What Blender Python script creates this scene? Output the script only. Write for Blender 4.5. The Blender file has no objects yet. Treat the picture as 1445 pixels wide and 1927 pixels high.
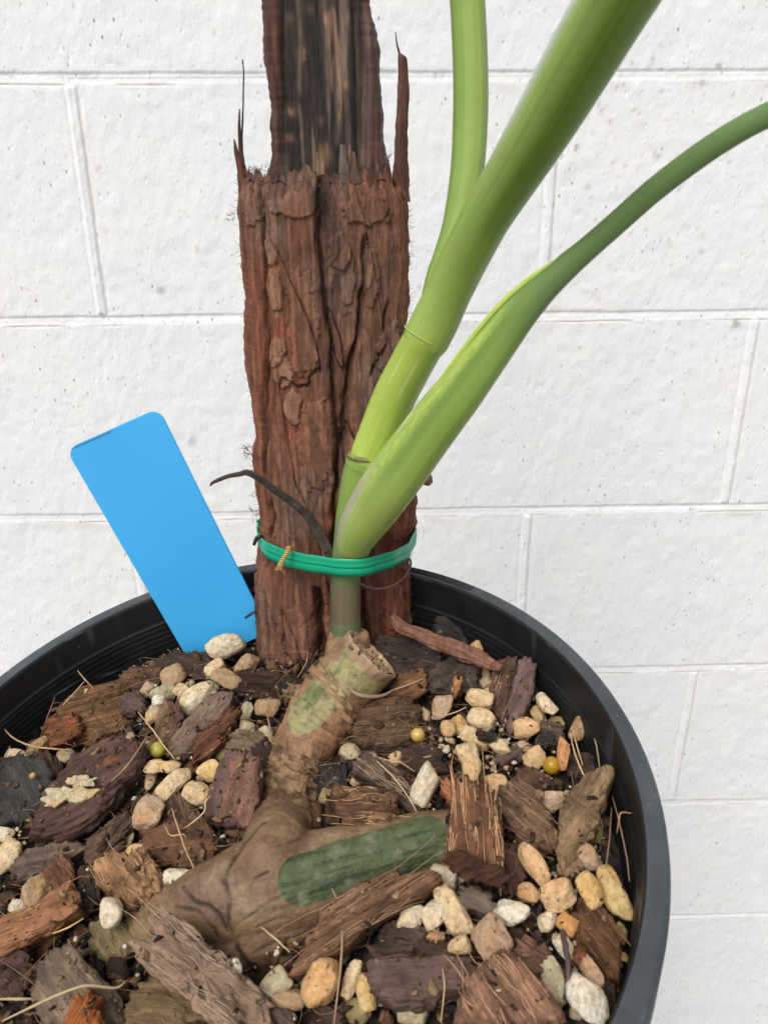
import bpy, math, random
import numpy as np
from mathutils import Vector, Matrix

# ------------------------------------------------------------------ camera, world, sun, exposure
sc = bpy.context.scene
F = 1489.2; PIT = .4029; ROL = .0074            # focal length in photo pixels, pitch, roll (fitted to the wall's joints)
CAM = np.array([0, 0, 1.15])
cam_d = bpy.data.cameras.new('camera'); cam = bpy.data.objects.new('camera', cam_d)
sc.collection.objects.link(cam); sc.camera = cam
cam_d.sensor_fit = 'VERTICAL'; cam_d.sensor_height = 36; cam_d.sensor_width = 27
cam_d.lens = 36 * F / 1927
cam_d.clip_start = .01; cam_d.clip_end = 50
cr, sr = math.cos(ROL), math.sin(ROL)
_r0 = Vector((1, 0, 0)); _u0 = Vector((0, math.sin(PIT), math.cos(PIT)))
_f = Vector((0, math.cos(PIT), -math.sin(PIT)))
_right = _r0 * cr + _u0 * -sr; _up = _r0 * sr + _u0 * cr
cam.matrix_world = Matrix(((_right.x, _up.x, -_f.x, 0), (_right.y, _up.y, -_f.y, 0), (_right.z, _up.z, -_f.z, 1.15), (0, 0, 0, 1)))
cam_d.dof.use_dof = True; cam_d.dof.focus_distance = .46; cam_d.dof.aperture_fstop = 24

SUN_EL, SUN_AZ = 52, -28                        # sun behind the camera, up and to the left (az from -Y towards -X)
world = bpy.data.worlds.new('World'); sc.world = world; world.use_nodes = True
wn = world.node_tree.nodes; wl = world.node_tree.links
for n in list(wn): wn.remove(n)
sky = wn.new('ShaderNodeTexSky'); sky.sky_type = 'NISHITA'; sky.sun_disc = False
sky.sun_elevation = math.radians(SUN_EL); sky.sun_rotation = math.radians(180 - SUN_AZ)
sky.air_density = 1.0; sky.dust_density = 4.0; sky.ozone_density = 1.0
hs = wn.new('ShaderNodeHueSaturation'); hs.inputs['Saturation'].default_value = .22   # an overcast sky is almost grey
bg = wn.new('ShaderNodeBackground'); bg.inputs['Strength'].default_value = .12
wo = wn.new('ShaderNodeOutputWorld')
wl.new(sky.outputs[0], hs.inputs['Color']); wl.new(hs.outputs[0], bg.inputs[0]); wl.new(bg.outputs[0], wo.inputs[0])
sd = bpy.data.lights.new('sun', 'SUN'); sd.energy = 1.5; sd.angle = math.radians(28); sd.color = (1, .965, .92)
sun = bpy.data.objects.new('sun', sd); sc.collection.objects.link(sun)
el, az = math.radians(SUN_EL), math.radians(SUN_AZ)
to_sun = Vector((math.sin(az) * math.cos(el), -math.cos(az) * math.cos(el), math.sin(el)))
sun.rotation_euler = to_sun.to_track_quat('Z', 'Y').to_euler()
vs = sc.view_settings; vs.view_transform = 'Standard'; vs.look = 'None'; vs.gamma = 1; vs.exposure = .28; vs.use_curve_mapping = False
sc.render.engine = 'CYCLES'; sc.cycles.max_bounces = 6; sc.cycles.use_denoising = True

# ------------------------------------------------------------------ the place's measurements
WALL_D = .75786; WALL_YAW = -.0213              # wall distance and yaw
PX, PY, R, RI = -.0528, .2480, .1582, .1491     # pot centre, rim outer and inner radius
RZ = 1.15 - .22736; TA, TB = .076, .1701        # rim height and its tilt (the pot is flexed a little)
SO = .034                                       # soil below the rim
NSOIL = np.array([-TA, -TB, 1.]); NSOIL /= np.linalg.norm(NSOIL)

def ray(u, v):
    x = (u - 722.5) / F; y = (v - 963.5) / F
    x, y = cr * x - sr * y, sr * x + cr * y
    return np.array([x, math.cos(PIT) - y * math.sin(PIT), -math.sin(PIT) - y * math.cos(PIT)])
def atY(u, v, Y):
    d = ray(u, v); return CAM + d * (Y / d[1])
def at_plane(u, v, P, n):
    d = ray(u, v); return CAM + d * (np.dot(np.asarray(P) - CAM, n) / np.dot(d, n))
def soil(u, v, lift=0.):
    """where the sight line meets the surface of the potting mix, raised by lift"""
    return at_plane(u, v, (PX, PY, RZ - SO + lift), NSOIL)
def tdepth(P):
    return float(np.dot(np.asarray(P) - CAM, (0, math.cos(PIT), -math.sin(PIT))))
def px2m(P): return tdepth(P) / F

# ------------------------------------------------------------------ noise
def _hash(ix, iy, iz, seed):
    h = (ix * 374761393 + iy * 668265263 + iz * 1274126177 + seed * 974711) & 0xffffffff
    h = ((h ^ (h >> 13)) * 1274126177) & 0xffffffff
    return ((h ^ (h >> 16)) & 0xffff) / 32767.5 - 1
def vnoise(p, seed=0):
    p = np.asarray(p, float); i = np.floor(p).astype(np.int64); f = p - i; f = f * f * (3 - 2 * f)
    o = 0
    for dx in (0, 1):
        for dy in (0, 1):
            for dz in (0, 1):
                w = (f[..., 0] if dx else 1 - f[..., 0]) * (f[..., 1] if dy else 1 - f[..., 1]) * (f[..., 2] if dz else 1 - f[..., 2])
                o = o + w * _hash(i[..., 0] + dx, i[..., 1] + dy, i[..., 2] + dz, seed)
    return o
def fbm(p, octv=4, seed=0, gain=.5):
    p = np.asarray(p, float); a = 1; s = 0; t = 0
    for k in range(octv):
        s = s + a * vnoise(p * 2 ** k + 17.3 * k, seed + k); t += a; a *= gain
    return s / t
def smooth(a, b, x):
    t = np.clip((x - a) / (b - a), 0, 1); return t * t * (3 - 2 * t)
def lin(c):  # sRGB 0..255 -> linear
    c = np.asarray(c, float) / 255; return tuple(np.where(c < .04045, c / 12.92, ((c + .055) / 1.055) ** 2.4))

def even_angles(e1, e2, a, b, nt):
    """angles that walk a superellipse section in even steps"""
    th = np.linspace(0, 2 * math.pi, 40001); c, s = np.cos(th), np.sin(th)
    x = a * np.sign(c) * np.abs(c) ** e1; y = b * np.sign(s) * np.abs(s) ** e2
    L_ = np.concatenate([[0], np.cumsum(np.hypot(np.diff(x), np.diff(y)))])
    return np.interp(np.linspace(0, L_[-1], nt, endpoint=False), L_, th)

# ------------------------------------------------------------------ object helpers
def tag(o, label=None, cat=None, group=None, kind=None):
    if label: o['label'] = label
    if cat: o['category'] = cat
    if group: o['group'] = group
    if kind: o['kind'] = kind
    return o
def empty(name, loc):
    o = bpy.data.objects.new(name, None); sc.collection.objects.link(o); o.location = [float(a) for a in loc]
    o.empty_display_size = .01
    return o
def mesh_obj(name, V, Fc, mat, parent=None, loc=None, axes=None, smoothf=True, col=None, obj_color=None):
    """V are world positions; with loc/axes the mesh is stored in that local frame."""
    V = np.asarray(V, float)
    me = bpy.data.meshes.new(name); o = bpy.data.objects.new(name, me)
    M = Matrix.Identity(4)
    if axes is not None or loc is not None:
        A = np.eye(3) if axes is None else np.asarray(axes).T      # columns are the axes
        L = np.zeros(3) if loc is None else np.asarray(loc)
        V = (V - L) @ A
        M = Matrix([[A[i][0], A[i][1], A[i][2], L[i]] for i in range(3)] + [[0, 0, 0, 1]])
    me.from_pydata(V.tolist(), [], [tuple(int(i) for i in f) for f in Fc]) if not isinstance(Fc, np.ndarray) else fast_mesh(me, V, Fc)
    if smoothf: me.polygons.foreach_set('use_smooth', [True] * len(me.polygons))
    if col is not None:
        a = me.color_attributes.new('Col', 'FLOAT_COLOR', 'POINT')
        c = np.ones((len(V), 4)); c[:, :3] = np.asarray(col)[:, :3]
        a.data.foreach_set('color', c.ravel())
    me.materials.append(mat); me.update()
    sc.collection.objects.link(o)
    if parent is not None:
        o.parent = parent; o.matrix_parent_inverse = Matrix.Identity(4)
        PM = PARM.get(parent.name, Matrix.Translation(parent.location))
        o.matrix_basis = PM.inverted() @ M
    else:
        o.matrix_basis = M
    PARM[o.name] = M
    if obj_color is not None: o.color = (*obj_color, 1)
    return o
PARM = {}
def fast_mesh(me, V, Fq):
    n, k = Fq.shape
    me.vertices.add(len(V)); me.vertices.foreach_set('co', V.ravel())
    me.loops.add(n * k); me.loops.foreach_set('vertex_index', Fq.ravel().astype(np.int32))
    me.polygons.add(n); me.polygons.foreach_set('loop_start', (np.arange(n) * k).astype(np.int32))
    try: me.polygons.foreach_set('loop_total', np.full(n, k, np.int32))
    except Exception: pass
    me.update(calc_edges=True); me.validate()
def grid_faces(ni, nj, wrap_j=False, base=0):
    """quads of a ni x nj vertex grid (i rows, j columns)"""
    i = np.arange(ni - 1)[:, None]; j = np.arange(nj if wrap_j else nj - 1)[None, :]
    j2 = (j + 1) % nj
    q = np.stack([i * nj + j, i * nj + j2, (i + 1) * nj + j2, (i + 1) * nj + j], -1).reshape(-1, 4)
    return q + base
def vnormals(V, Fq):
    a = V[Fq[:, 2]] - V[Fq[:, 0]]; b = V[Fq[:, 3 if Fq.shape[1] == 4 else 1]] - V[Fq[:, 1 if Fq.shape[1] == 4 else 0]]
    n = np.cross(a, b); N = np.zeros_like(V)
    for k in range(Fq.shape[1]): np.add.at(N, Fq[:, k], n)
    return N / np.maximum(np.linalg.norm(N, axis=1, keepdims=True), 1e-12)
def unit(a): a = np.asarray(a, float); return a / max(np.linalg.norm(a), 1e-12)
def spline(P, n):
    """Catmull-Rom through the rows of P (any number of columns), n samples"""
    P = np.asarray(P, float); Q = np.vstack([2 * P[0] - P[1], P, 2 * P[-1] - P[-2]])
    d = np.concatenate([[0], np.cumsum(np.linalg.norm(np.diff(P[:, :3], axis=0), axis=1))])
    s = np.linspace(0, d[-1], n); out = []
    for x in s:
        k = min(max(np.searchsorted(d, x, side='right') - 1, 0), len(P) - 2)
        t = (x - d[k]) / max(d[k + 1] - d[k], 1e-9)
        p0, p1, p2, p3 = Q[k], Q[k + 1], Q[k + 2], Q[k + 3]
        out.append(.5 * (2 * p1 + (p2 - p0) * t + (2 * p0 - 5 * p1 + 4 * p2 - p3) * t * t + (3 * p1 - p0 - 3 * p2 + p3) * t ** 3))
    return np.array(out)
def px_path(pts):
    """rows (u, v, Y, half width in px) -> rows (x, y, z, radius)"""
    out = []
    for (u, v, Y, r) in pts:
        P = atY(u, v, Y); out.append([*P, r * px2m(P)])
    return out
def sweep(path, n=120, m=32, flat=1., mod=None, cap=True, ref=None):
    """closed tube along path rows (x,y,z,r); flat = depth/width; mod(s, th, P, N) -> radius factor; returns V, F, S, TH"""
    C = spline(path, n); P = C[:, :3]; r = np.maximum(C[:, 3], 1e-5)
    T = np.gradient(P, axis=0); T /= np.linalg.norm(T, axis=1, keepdims=True)
    th = np.linspace(0, 2 * math.pi, m, endpoint=False)
    s = np.linspace(0, 1, n)
    V = np.zeros((n, m, 3)); TH = np.tile(th, (n, 1)); S = np.tile(s[:, None], (1, m))
    for i in range(n):
        view = unit(P[i] - CAM) if ref is None else np.asarray(ref, float)
        A = unit(np.cross(T[i], view)); B = unit(np.cross(A, T[i]))      # A: sideways in the picture, B: towards depth
        k = np.ones(m) if mod is None else mod(s[i], th)
        V[i] = P[i] + r[i] * (np.outer(np.cos(th) * k, A) + flat * np.outer(np.sin(th) * k, B))
    V = V.reshape(-1, 3); Fq = grid_faces(n, m, True)
    if cap:
        b = len(V); V = np.vstack([V, P[0], P[-1]]); S = np.append(S.ravel(), [0, 1]); TH = np.append(TH.ravel(), [0, 0])
        j = np.arange(m); j2 = (j + 1) % m
        c0 = np.stack([np.full(m, b), j2, j, j], -1); c1 = np.stack([np.full(m, b + 1), (n - 1) * m + j, (n - 1) * m + j2, (n - 1) * m + j2], -1)
        caps = [tuple(x[:3]) for x in np.vstack([c0, c1])]
        return V, [tuple(f) for f in Fq] + caps, S.ravel(), TH.ravel()
    return V, [tuple(f) for f in Fq], S.ravel(), TH.ravel()
def tube_mesh(paths, m=5, n=10):
    """many thin open tubes in one V, F; every path is rows of (x,y,z,r)"""
    VV = []; FF = []; b = 0
    for p in paths:
        p = np.asarray(p, float)
        C = spline(p, n) if len(p) > 2 else np.linspace(p[0], p[-1], n)
        P = C[:, :3]; T = np.gradient(P, axis=0); T /= np.maximum(np.linalg.norm(T, axis=1, keepdims=True), 1e-9)
        up = np.array([0, 0, 1.]) if abs(T[0][2]) < .8 else np.array([1., 0, 0])
        A = np.cross(T, up); A /= np.maximum(np.linalg.norm(A, axis=1, keepdims=True), 1e-9); B = np.cross(T, A)
        th = np.linspace(0, 2 * math.pi, m, endpoint=False)
        V = P[:, None, :] + C[:, 3, None, None] * (np.cos(th)[None, :, None] * A[:, None, :] + np.sin(th)[None, :, None] * B[:, None, :])
        VV.append(V.reshape(-1, 3)); FF.append(grid_faces(len(P), m, True, b)); b += len(P) * m
    return np.vstack(VV), np.vstack(FF)

# ------------------------------------------------------------------ materials
class N:
    def __init__(s, name, rough=.7, spec=.5):
        s.m = bpy.data.materials.new(name); s.m.use_nodes = True; s.t = s.m.node_tree
        s.b = s.t.nodes['Principled BSDF']; s.b.inputs['Roughness'].default_value = rough
        s.b.inputs['Specular IOR Level'].default_value = spec
    def n(s, typ, **kw):
        x = s.t.nodes.new(typ)
        for k, v in kw.items():
            if k.startswith('i_'): x.inputs[k[2:].replace('_', ' ')].default_value = v
            else: setattr(x, k, v)
        return x
    def l(s, a, b): s.t.links.new(a, b)
    def coord(s, kind='Object', scale=(1, 1, 1), rnd=False):
        tc = s.n('ShaderNodeTexCoord'); mp = s.n('ShaderNodeMapping'); mp.inputs['Scale'].default_value = scale
        s.l(tc.outputs[kind], mp.inputs['Vector'])
        if rnd:
            oi = s.n('ShaderNodeObjectInfo'); mu = s.n('ShaderNodeMath', operation='MULTIPLY'); mu.inputs[1].default_value = 37.
            s.l(oi.outputs['Random'], mu.inputs[0]); cb = s.n('ShaderNodeCombineXYZ')
            for k in 'XYZ': s.l(mu.outputs[0], cb.inputs[k])
            s.l(cb.outputs[0], mp.inputs['Location'])
        return mp.outputs[0]
    def noise(s, vec, scale, detail=4, rough=.55, dist=0):
        x = s.n('ShaderNodeTexNoise'); x.inputs['Scale'].default_value = scale; x.inputs['Detail'].default_value = detail
        x.inputs['Roughness'].default_value = rough; x.inputs['Distortion'].default_value = dist
        s.l(vec, x.inputs['Vector']); return x.outputs['Fac']
    def ramp(s, fac, stops):
        x = s.n('ShaderNodeValToRGB'); e = x.color_ramp.elements
        while len(e) < len(stops): e.new(.5)
        for el_, (p, c) in zip(e, stops):
            el_.position = p; el_.color = (*c, 1) if len(c) == 3 else c
        s.l(fac, x.inputs[0]); return x.outputs[0]
    def mix(s, fac, a, b, mode='MIX'):
        x = s.n('ShaderNodeMix', data_type='RGBA', blend_type=mode)
        if isinstance(fac, (int, float)): x.inputs[0].default_value = fac
        else: s.l(fac, x.inputs[0])
        for k, v in ((6, a), (7, b)):
            if isinstance(v, (tuple, list)): x.inputs[k].default_value = (*v[:3], 1)
            else: s.l(v, x.inputs[k])
        return x.outputs[2]
    def bump(s, h, strength=.5, dist=.001, prev=None):
        x = s.n('ShaderNodeBump'); x.inputs['Strength'].default_value = strength; x.inputs['Distance'].default_value = dist
        s.l(h, x.inputs['Height'])
        if prev is not None: s.l(prev, x.inputs['Normal'])
        return x.outputs[0]
    def vcol(s):
        x = s.n('ShaderNodeAttribute', attribute_name='Col'); return x.outputs['Color']
    def ocol(s):
        x = s.n('ShaderNodeObjectInfo'); return x.outputs['Color']
    def out(s, col=None, nrm=None, rough=None):
        if col is not None: s.l(col, s.b.inputs['Base Color'])
        if nrm is not None: s.l(nrm, s.b.inputs['Normal'])
        if rough is not None: s.l(rough, s.b.inputs['Roughness'])
        return s.m
G = lambda v: (v, v, v)

def m_wall():
    s = N('painted_block', .6, .35); v = s.coord('Object')
    st = s.coord('Object', (1, 1, .55))
    fine = s.noise(st, 330, 5, .65); med = s.noise(st, 120, 4, .6); big = s.noise(v, 9, 3)
    vr = s.n('ShaderNodeTexVoronoi', i_Scale=170.); s.l(st, vr.inputs['Vector'])
    pit = s.ramp(vr.outputs['Distance'], [(0, G(0)), (.28, G(1))])
    msk = s.ramp(s.noise(v, 60, 3, .6), [(.45, G(0)), (.62, G(1))])
    pitm = s.mix(msk, G(1.), pit)
    n1 = s.bump(med, .42, .0016); n2 = s.bump(fine, .6, .0010, n1); n3 = s.bump(pitm, .45, .0013, n2)
    tint = s.mix(s.ramp(big, [(.3, G(0)), (.7, G(1))]), (.77, .785, .80), (.80, .80, .79))
    vs_ = s.n('ShaderNodeTexVoronoi', i_Scale=130.); s.l(st, vs_.inputs['Vector'])
    sp = s.ramp(vs_.outputs['Distance'], [(.06, G(1)), (.15, G(0))])
    sm = s.ramp(s.noise(v, 17, 4, .7), [(.44, G(0)), (.62, G(1))])
    spm = s.mix(1., sp, sm, 'MULTIPLY')
    c = s.mix(spm, tint, (.24, .22, .21))
    c = s.mix(1., c, s.vcol(), 'MULTIPLY')
    return s.out(c, n3)
def m_pumice():
    s = N('pumice', .88, .25); v = s.coord('Object', rnd=True)
    a = s.noise(v, 90, 4, .6); b = s.noise(v, 420, 4, .65); c_ = s.noise(v, 1500, 3, .7)
    warm = s.mix(s.ramp(a, [(.45, G(0)), (.72, G(1))]), G(1), (.98, .78, .55))
    grey = s.mix(s.ramp(b, [(.35, G(0)), (.6, G(1))]), (.72, .68, .64), G(1.06))
    col = s.mix(1., s.mix(1., s.ocol(), warm, 'MULTIPLY'), grey, 'MULTIPLY')
    vr = s.n('ShaderNodeTexVoronoi', i_Scale=310.); s.l(v, vr.inputs['Vector'])
    pit = s.ramp(vr.outputs['Distance'], [(.08, G(1)), (.17, G(0))])
    pm = s.mix(1., pit, s.ramp(s.noise(v, 200, 2), [(.5, G(0)), (.6, G(1))]), 'MULTIPLY')
    col = s.mix(pm, col, (.10, .07, .045))
    n = s.bump(c_, .7, .0006, s.bump(b, .85, .002))
    return s.out(col, n)
def m_bark(name, dark, light, rough, freq=1., spec=.3, ax=.1, dirt=.6):
    """grain runs along the object's local X"""
    s = N(name, rough, spec); v = s.coord('Object', (ax, 1, 1), rnd=True); v2 = s.coord('Object', rnd=True)
    a = s.noise(v, 420 * freq, 6, .65, .4); b = s.noise(v2, 110 * freq, 5, .6); c_ = s.noise(v2, 700, 4, .7)
    base = s.mix(s.ramp(a, [(.30, G(0)), (.66, G(1))]), dark, light)
    col = s.mix(1., s.ocol(), base, 'MULTIPLY')
    blot = s.mix(s.ramp(b, [(.35, G(1)), (.6, G(0))]), col, s.mix(dirt, col, (.018, .012, .009)))
    fleck = s.ramp(c_, [(.68, G(0)), (.78, G(1))])
    col = s.mix(s.mix(1., fleck, G(.35), 'MULTIPLY'), blot, (.36, .27, .19))
    n = s.bump(c_, .6, .0008, s.bump(a, 1., .0026))
    return s.out(col, n)
def m_vcol(name, rough=.6, scale=(1, 1, 1), f1=200, bs=.4, bd=.001, spec=.4, var=.25, f2=900, sss=0):
    s = N(name, rough, spec); v = s.coord('Object', scale)
    a = s.noise(v, f1, 5, .62); b = s.noise(v, f2, 4, .65)
    m_ = s.mix(s.ramp(a, [(.25, G(0)), (.75, G(1))]), G(1 - var), G(1 + var))
    c = s.mix(1., s.vcol(), m_, 'MULTIPLY')
    if sss:
        s.b.inputs['Subsurface Weight'].default_value = sss; s.b.inputs['Subsurface Radius'].default_value = (.6, 1, .3)
        s.b.inputs['Subsurface Scale'].default_value = .004
    n = s.bump(b, bs * .7, bd * .5, s.bump(a, bs, bd))
    return s.out(c, n)
def m_fibre():
    s = N('coir_fibre', .5, .4); oi = s.ocol(); return s.out(oi)
def m_pot():
    s = N('black_plastic', .42, .5); v = s.coord('Object', (1, 1, 1)); vr = s.coord('Object', (1, 1, 1))
    a = s.noise(v, 22, 5, .65); b = s.noise(v, 900, 3, .6)
    c = s.mix(s.ramp(a, [(.3, G(0)), (.75, G(1))]), (.018, .0205, .0225), (.033, .037, .040))
    vo = s.n('ShaderNodeTexVoronoi', i_Scale=150.); s.l(v, vo.inputs['Vector'])
    dot = s.ramp(vo.outputs['Distance'], [(.05, G(1)), (.09, G(0))])
    msk = s.ramp(s.noise(v, 70, 2), [(.60, G(0)), (.66, G(1))])
    c = s.mix(s.mix(1., dot, msk, 'MULTIPLY'), c, (.35, .33, .29))
    c = s.mix(1., c, s.vcol(), 'MULTIPLY')
    r = s.ramp(s.noise(v, 60, 4, .7), [(.3, G(.36)), (.8, G(.62))])
    return s.out(c, s.bump(b, .12, .0004), r)
def m_simple(name, col, rough=.5, spec=.5, bumpf=None, bs=.2, bd=.0005, var=0):
    s = N(name, rough, spec); v = s.coord('Object')
    c = None
    if var:
        c = s.mix(s.ramp(s.noise(v, 60, 4, .6), [(.3, G(0)), (.7, G(1))]), tuple(x * (1 - var) for x in col), tuple(x * (1 + var) for x in col))
    else: s.b.inputs['Base Color'].default_value = (*col, 1)
    nb = s.bump(s.noise(v, bumpf, 4), bs, bd) if bumpf else None
    return s.out(c, nb)

M_WALL = m_wall(); M_PUM = m_pumice(); M_POT = m_pot(); M_FIB = m_fibre()
M_HUSK = m_bark('coir_husk', G(.28), G(1.5), .8, 1., .2, .07, .55)
M_BARK = m_bark('pine_bark', G(.35), G(1.5), .66, .5, .3, .16, .6)
M_WOOD = m_bark('wood_chip', G(.55), G(1.3), .7, .8, .3, .06, .35)
M_CHAR = m_bark('charred_bark', G(.35), G(1.4), .6, .45, .35, .5, .7)
M_POST = m_vcol('post_bark', .8, (1, 1, .2), 420, .9, .0016, .2, .42, 1300)
M_CORE = m_vcol('post_core', .62, (1, 1, .05), 420, .7, .0010, .25, .45, 1100)
M_STEM = m_vcol('green_stem', .42, (1, 1, 1), 60, .06, .0006, .35, .06, 1500, .2)
M_OLD = m_vcol('old_stem', .58, (1, 1, 1), 190, .75, .0013, .3, .30, 800)
M_MIX = m_vcol('potting_mix', .85, (1, 1, 1), 260, .9, .0016, .2, .5, 1100)
M_TAPE = m_simple('green_tape', (.004, .335, .175), .36, .5, 45, .25, .0015, .06)
M_GOLD = m_simple('gold_twist_tie', (.42, .25, .07), .5, .6, 900, .6, .0006, .35)
M_CONC = m_simple('concrete', (.33, .32, .31), .85, .2, 90, .5, .003, .15)
# ------------------------------------------------------------------ ground and block wall
def make_ground():
    V = [(-30, -30, 0), (30, -30, 0), (30, 30, 0), (-30, 30, 0)]
    tag(mesh_obj('ground', V, [(0, 1, 2, 3)], M_CONC, smoothf=False), kind='structure')
make_ground()

WJ0, WS, WX0, WL = 1.15 + .0761, .2, -.2449, .411
def make_wall():
    zj = [WJ0 - WS * k for k in range(-5, 7)]; xj = [WX0 + WL * .5 * m for m in range(-6, 7)]
    def axis(lo, hi, flo, fhi, js, fine, med, coarse):
        out = []; x = lo
        while x < hi:
            out.append(x); near = min(abs(x - j) for j in js)
            st = coarse
            if flo < x < fhi: st = fine if near < .0115 else med
            x += st
        out.append(hi); return np.array(out)
    xs = axis(-1.3, 1.5, -.50, .56, xj, .0010, .0028, .012)
    zs = axis(.001, 2.0, .06, 1.36, zj, .0008, .0028, .012)
    X, Z = np.meshgrid(xs, zs)                                   # rows z
    off = np.zeros_like(X); dirt = np.zeros_like(X)  # dirt holds grime and also the painted shadow lines of the joints
    p2 = lambda f, g=None: np.stack([X * f, Z * (g or f), np.zeros_like(X)], -1)
    wob = fbm(p2(7), 3, 5) * .0012
    hn = fbm(p2(30, 5), 3, 9)
    for k, z in enumerate(zj):
        dz = Z - z + wob; w = .0052 * (1 + .12 * hn)
        m_ = smooth(w, w - .0030, np.abs(dz))
        off += -m_ * (.0013 * np.clip((dz / w + 1) / 2, 0, 1) ** 1.2 + .0002)
        crack = np.exp(-((dz + w) / .0007) ** 2) * smooth(-.1, .35, fbm(p2(22, 3), 3, 31 + k))
        off -= crack * .0009; dirt += crack * .40
        dirt += np.exp(-((dz + w + .003) / .005) ** 2) * .14 * smooth(.05, .5, fbm(p2(28), 4, 71 + k))
        dirt += np.exp(-((dz - w) / .0013) ** 2) * .16 * smooth(.0, .4, fbm(p2(19, 4), 3, 51 + k))  # shadow line under the upper block's edge, painted into the colour
    row = np.floor((WJ0 - Z) / WS).astype(int)
    for m, x in enumerate(range(-6, 7)):
        xx = WX0 + WL * .5 * x
        act = ((row % 2) == (x % 2))
        dj = X - xx + fbm(np.stack([Z * 14, np.full_like(Z, m * 3.), Z * 0], -1), 3, 12) * .0011
        dist_h = np.minimum((WJ0 - Z) / WS - row, 1 - ((WJ0 - Z) / WS - row)) * WS
        act = act * smooth(.004, .008, dist_h)
        bead = .0015 * np.sqrt(np.clip(1 - (dj / .0046) ** 2, 0, 1)) * smooth(.0046, .0036, np.abs(dj))
        groove = -.0007 * np.exp(-((np.abs(dj) - .0054) / .0012) ** 2)
        off += act * (bead + groove)
        dirt += act * np.exp(-((dj - .0056) / .0010) ** 2) * .16  # painted shadow along the right side of the bead
    # cells: each block sits a little differently, and the faces are lumpy
    col = np.floor((X - WX0) / WL - (row % 2) * .5)
    off += _hash(col.astype(np.int64), row.astype(np.int64), row.astype(np.int64) * 0, 3) * .0004
    off += fbm(p2(55, 38), 4, 8) * .0008 + fbm(p2(190, 120), 3, 18) * .0006
    pit = smooth(.55, .70, fbm(p2(150, 105), 3, 44)) * smooth(-.1, .3, fbm(p2(14), 3, 2)); off -= pit * .0011
    dirt += pit * .10
    # a rusty smudge beside the top joint at the right, small specks of dirt
    def spot(u, v, r, a, seed=0, el=1.):
        P = atY(u, v, WALL_D); d = np.hypot(X - P[0], (Z - P[2]) / el)
        return a * smooth(r, r * .35, d * (1 + .7 * fbm(p2(260), 3, 60 + seed)))
    rust = spot(1160, 135, .013, .5, 1, .9) + spot(1130, 172, .006, .35, 2) + spot(1172, 128, .007, .4, 22)
    rng = random.Random(4)
    for (u, v, r, a) in [(1222, 58, .0042, .8), (1268, 108, .003, .55), (1391, 122, .004, .5), (1361, 153, .003, .45), (1187, 228, .004, .45),
                         (1122, 277, .0036, .8), (1283, 170, .003, .5), (1106, 218, .004, .35), (1230, 118, .0025, .4), (337, 546, .005, .55),
                         (407, 467, .004, .45), (236, 434, .004, .25), (1423, 613, .006, .6), (1358, 474, .003, .4), (1333, 962, .003, .5), (394, 828, .006, .3),
                         (150, 405, .003, .3), (75, 335, .0025, .35), (440, 62, .003, .3), (1240, 180, .002, .5), (1411, 305, .0022, .45), (1141, 352, .003, .4), (855, 720, .003, .25)]:
        dirt += spot(u, v, r, a, rng.randint(5, 90))
    for _ in range(260):
        u = rng.gauss(1240, 110) if rng.random() < .75 else rng.uniform(0, 1445); v = rng.gauss(300, 150) if rng.random() < .8 else rng.uniform(0, 1000)
        P = atY(u, v, WALL_D); r = rng.uniform(.0009, .0022)
        jx = np.searchsorted(xs, P[0]); jz = np.searchsorted(zs, P[2])
        sl = (slice(max(jz - 5, 0), jz + 6), slice(max(jx - 5, 0), jx + 6))
        dirt[sl] += smooth(r, r * .3, np.hypot(X[sl] - P[0], (Z[sl] - P[2]) * .7)) * rng.uniform(.15, .45)
    dirt = np.clip(dirt, 0, .85); rust = np.clip(rust, 0, .6)
    warm = np.clip(fbm(p2(24), 3, 90) - .05, 0, 1)[..., None]
    C = 1 - dirt[..., None] * np.array([.62, .70, .80]) * (1 + .2 * warm) - rust[..., None] * np.array([.22, .50, .62])
    C = np.clip(C, .05, 1)
    n_ = np.array([math.sin(WALL_YAW), math.cos(WALL_YAW)]); a_ = np.array([n_[1], -n_[0]])
    V = np.zeros((X.size, 3)); o = off.ravel()
    V[:, 0] = n_[0] * (WALL_D - o) + a_[0] * X.ravel(); V[:, 1] = n_[1] * (WALL_D - o) + a_[1] * X.ravel(); V[:, 2] = Z.ravel()
    Fq = grid_faces(len(zs), len(xs))[:, ::1]
    # back and edges give the wall its thickness
    b = len(V); t = .19
    cn = [0, len(xs) - 1, len(xs) * len(zs) - 1, len(xs) * (len(zs) - 1)]
    Vb = V[cn].copy(); Vb[:, 0] += n_[0] * t; Vb[:, 1] += n_[1] * t
    V = np.vstack([V, V[cn], Vb])
    e = b; extra = np.array([(e + 4, e + 7, e + 6, e + 5), (e, e + 4, e + 5, e + 1), (e + 1, e + 5, e + 6, e + 2), (e + 2, e + 6, e + 7, e + 3), (e + 3, e + 7, e + 4, e)])
    Fq = np.vstack([Fq, extra]); C = np.vstack([C.reshape(-1, 3), np.ones((8, 3))])
    o_ = mesh_obj('block_wall', V, Fq, M_WALL, col=C)
    tag(o_, 'white painted concrete block wall with tooled mortar joints behind the pot', 'wall')
make_wall()

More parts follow.
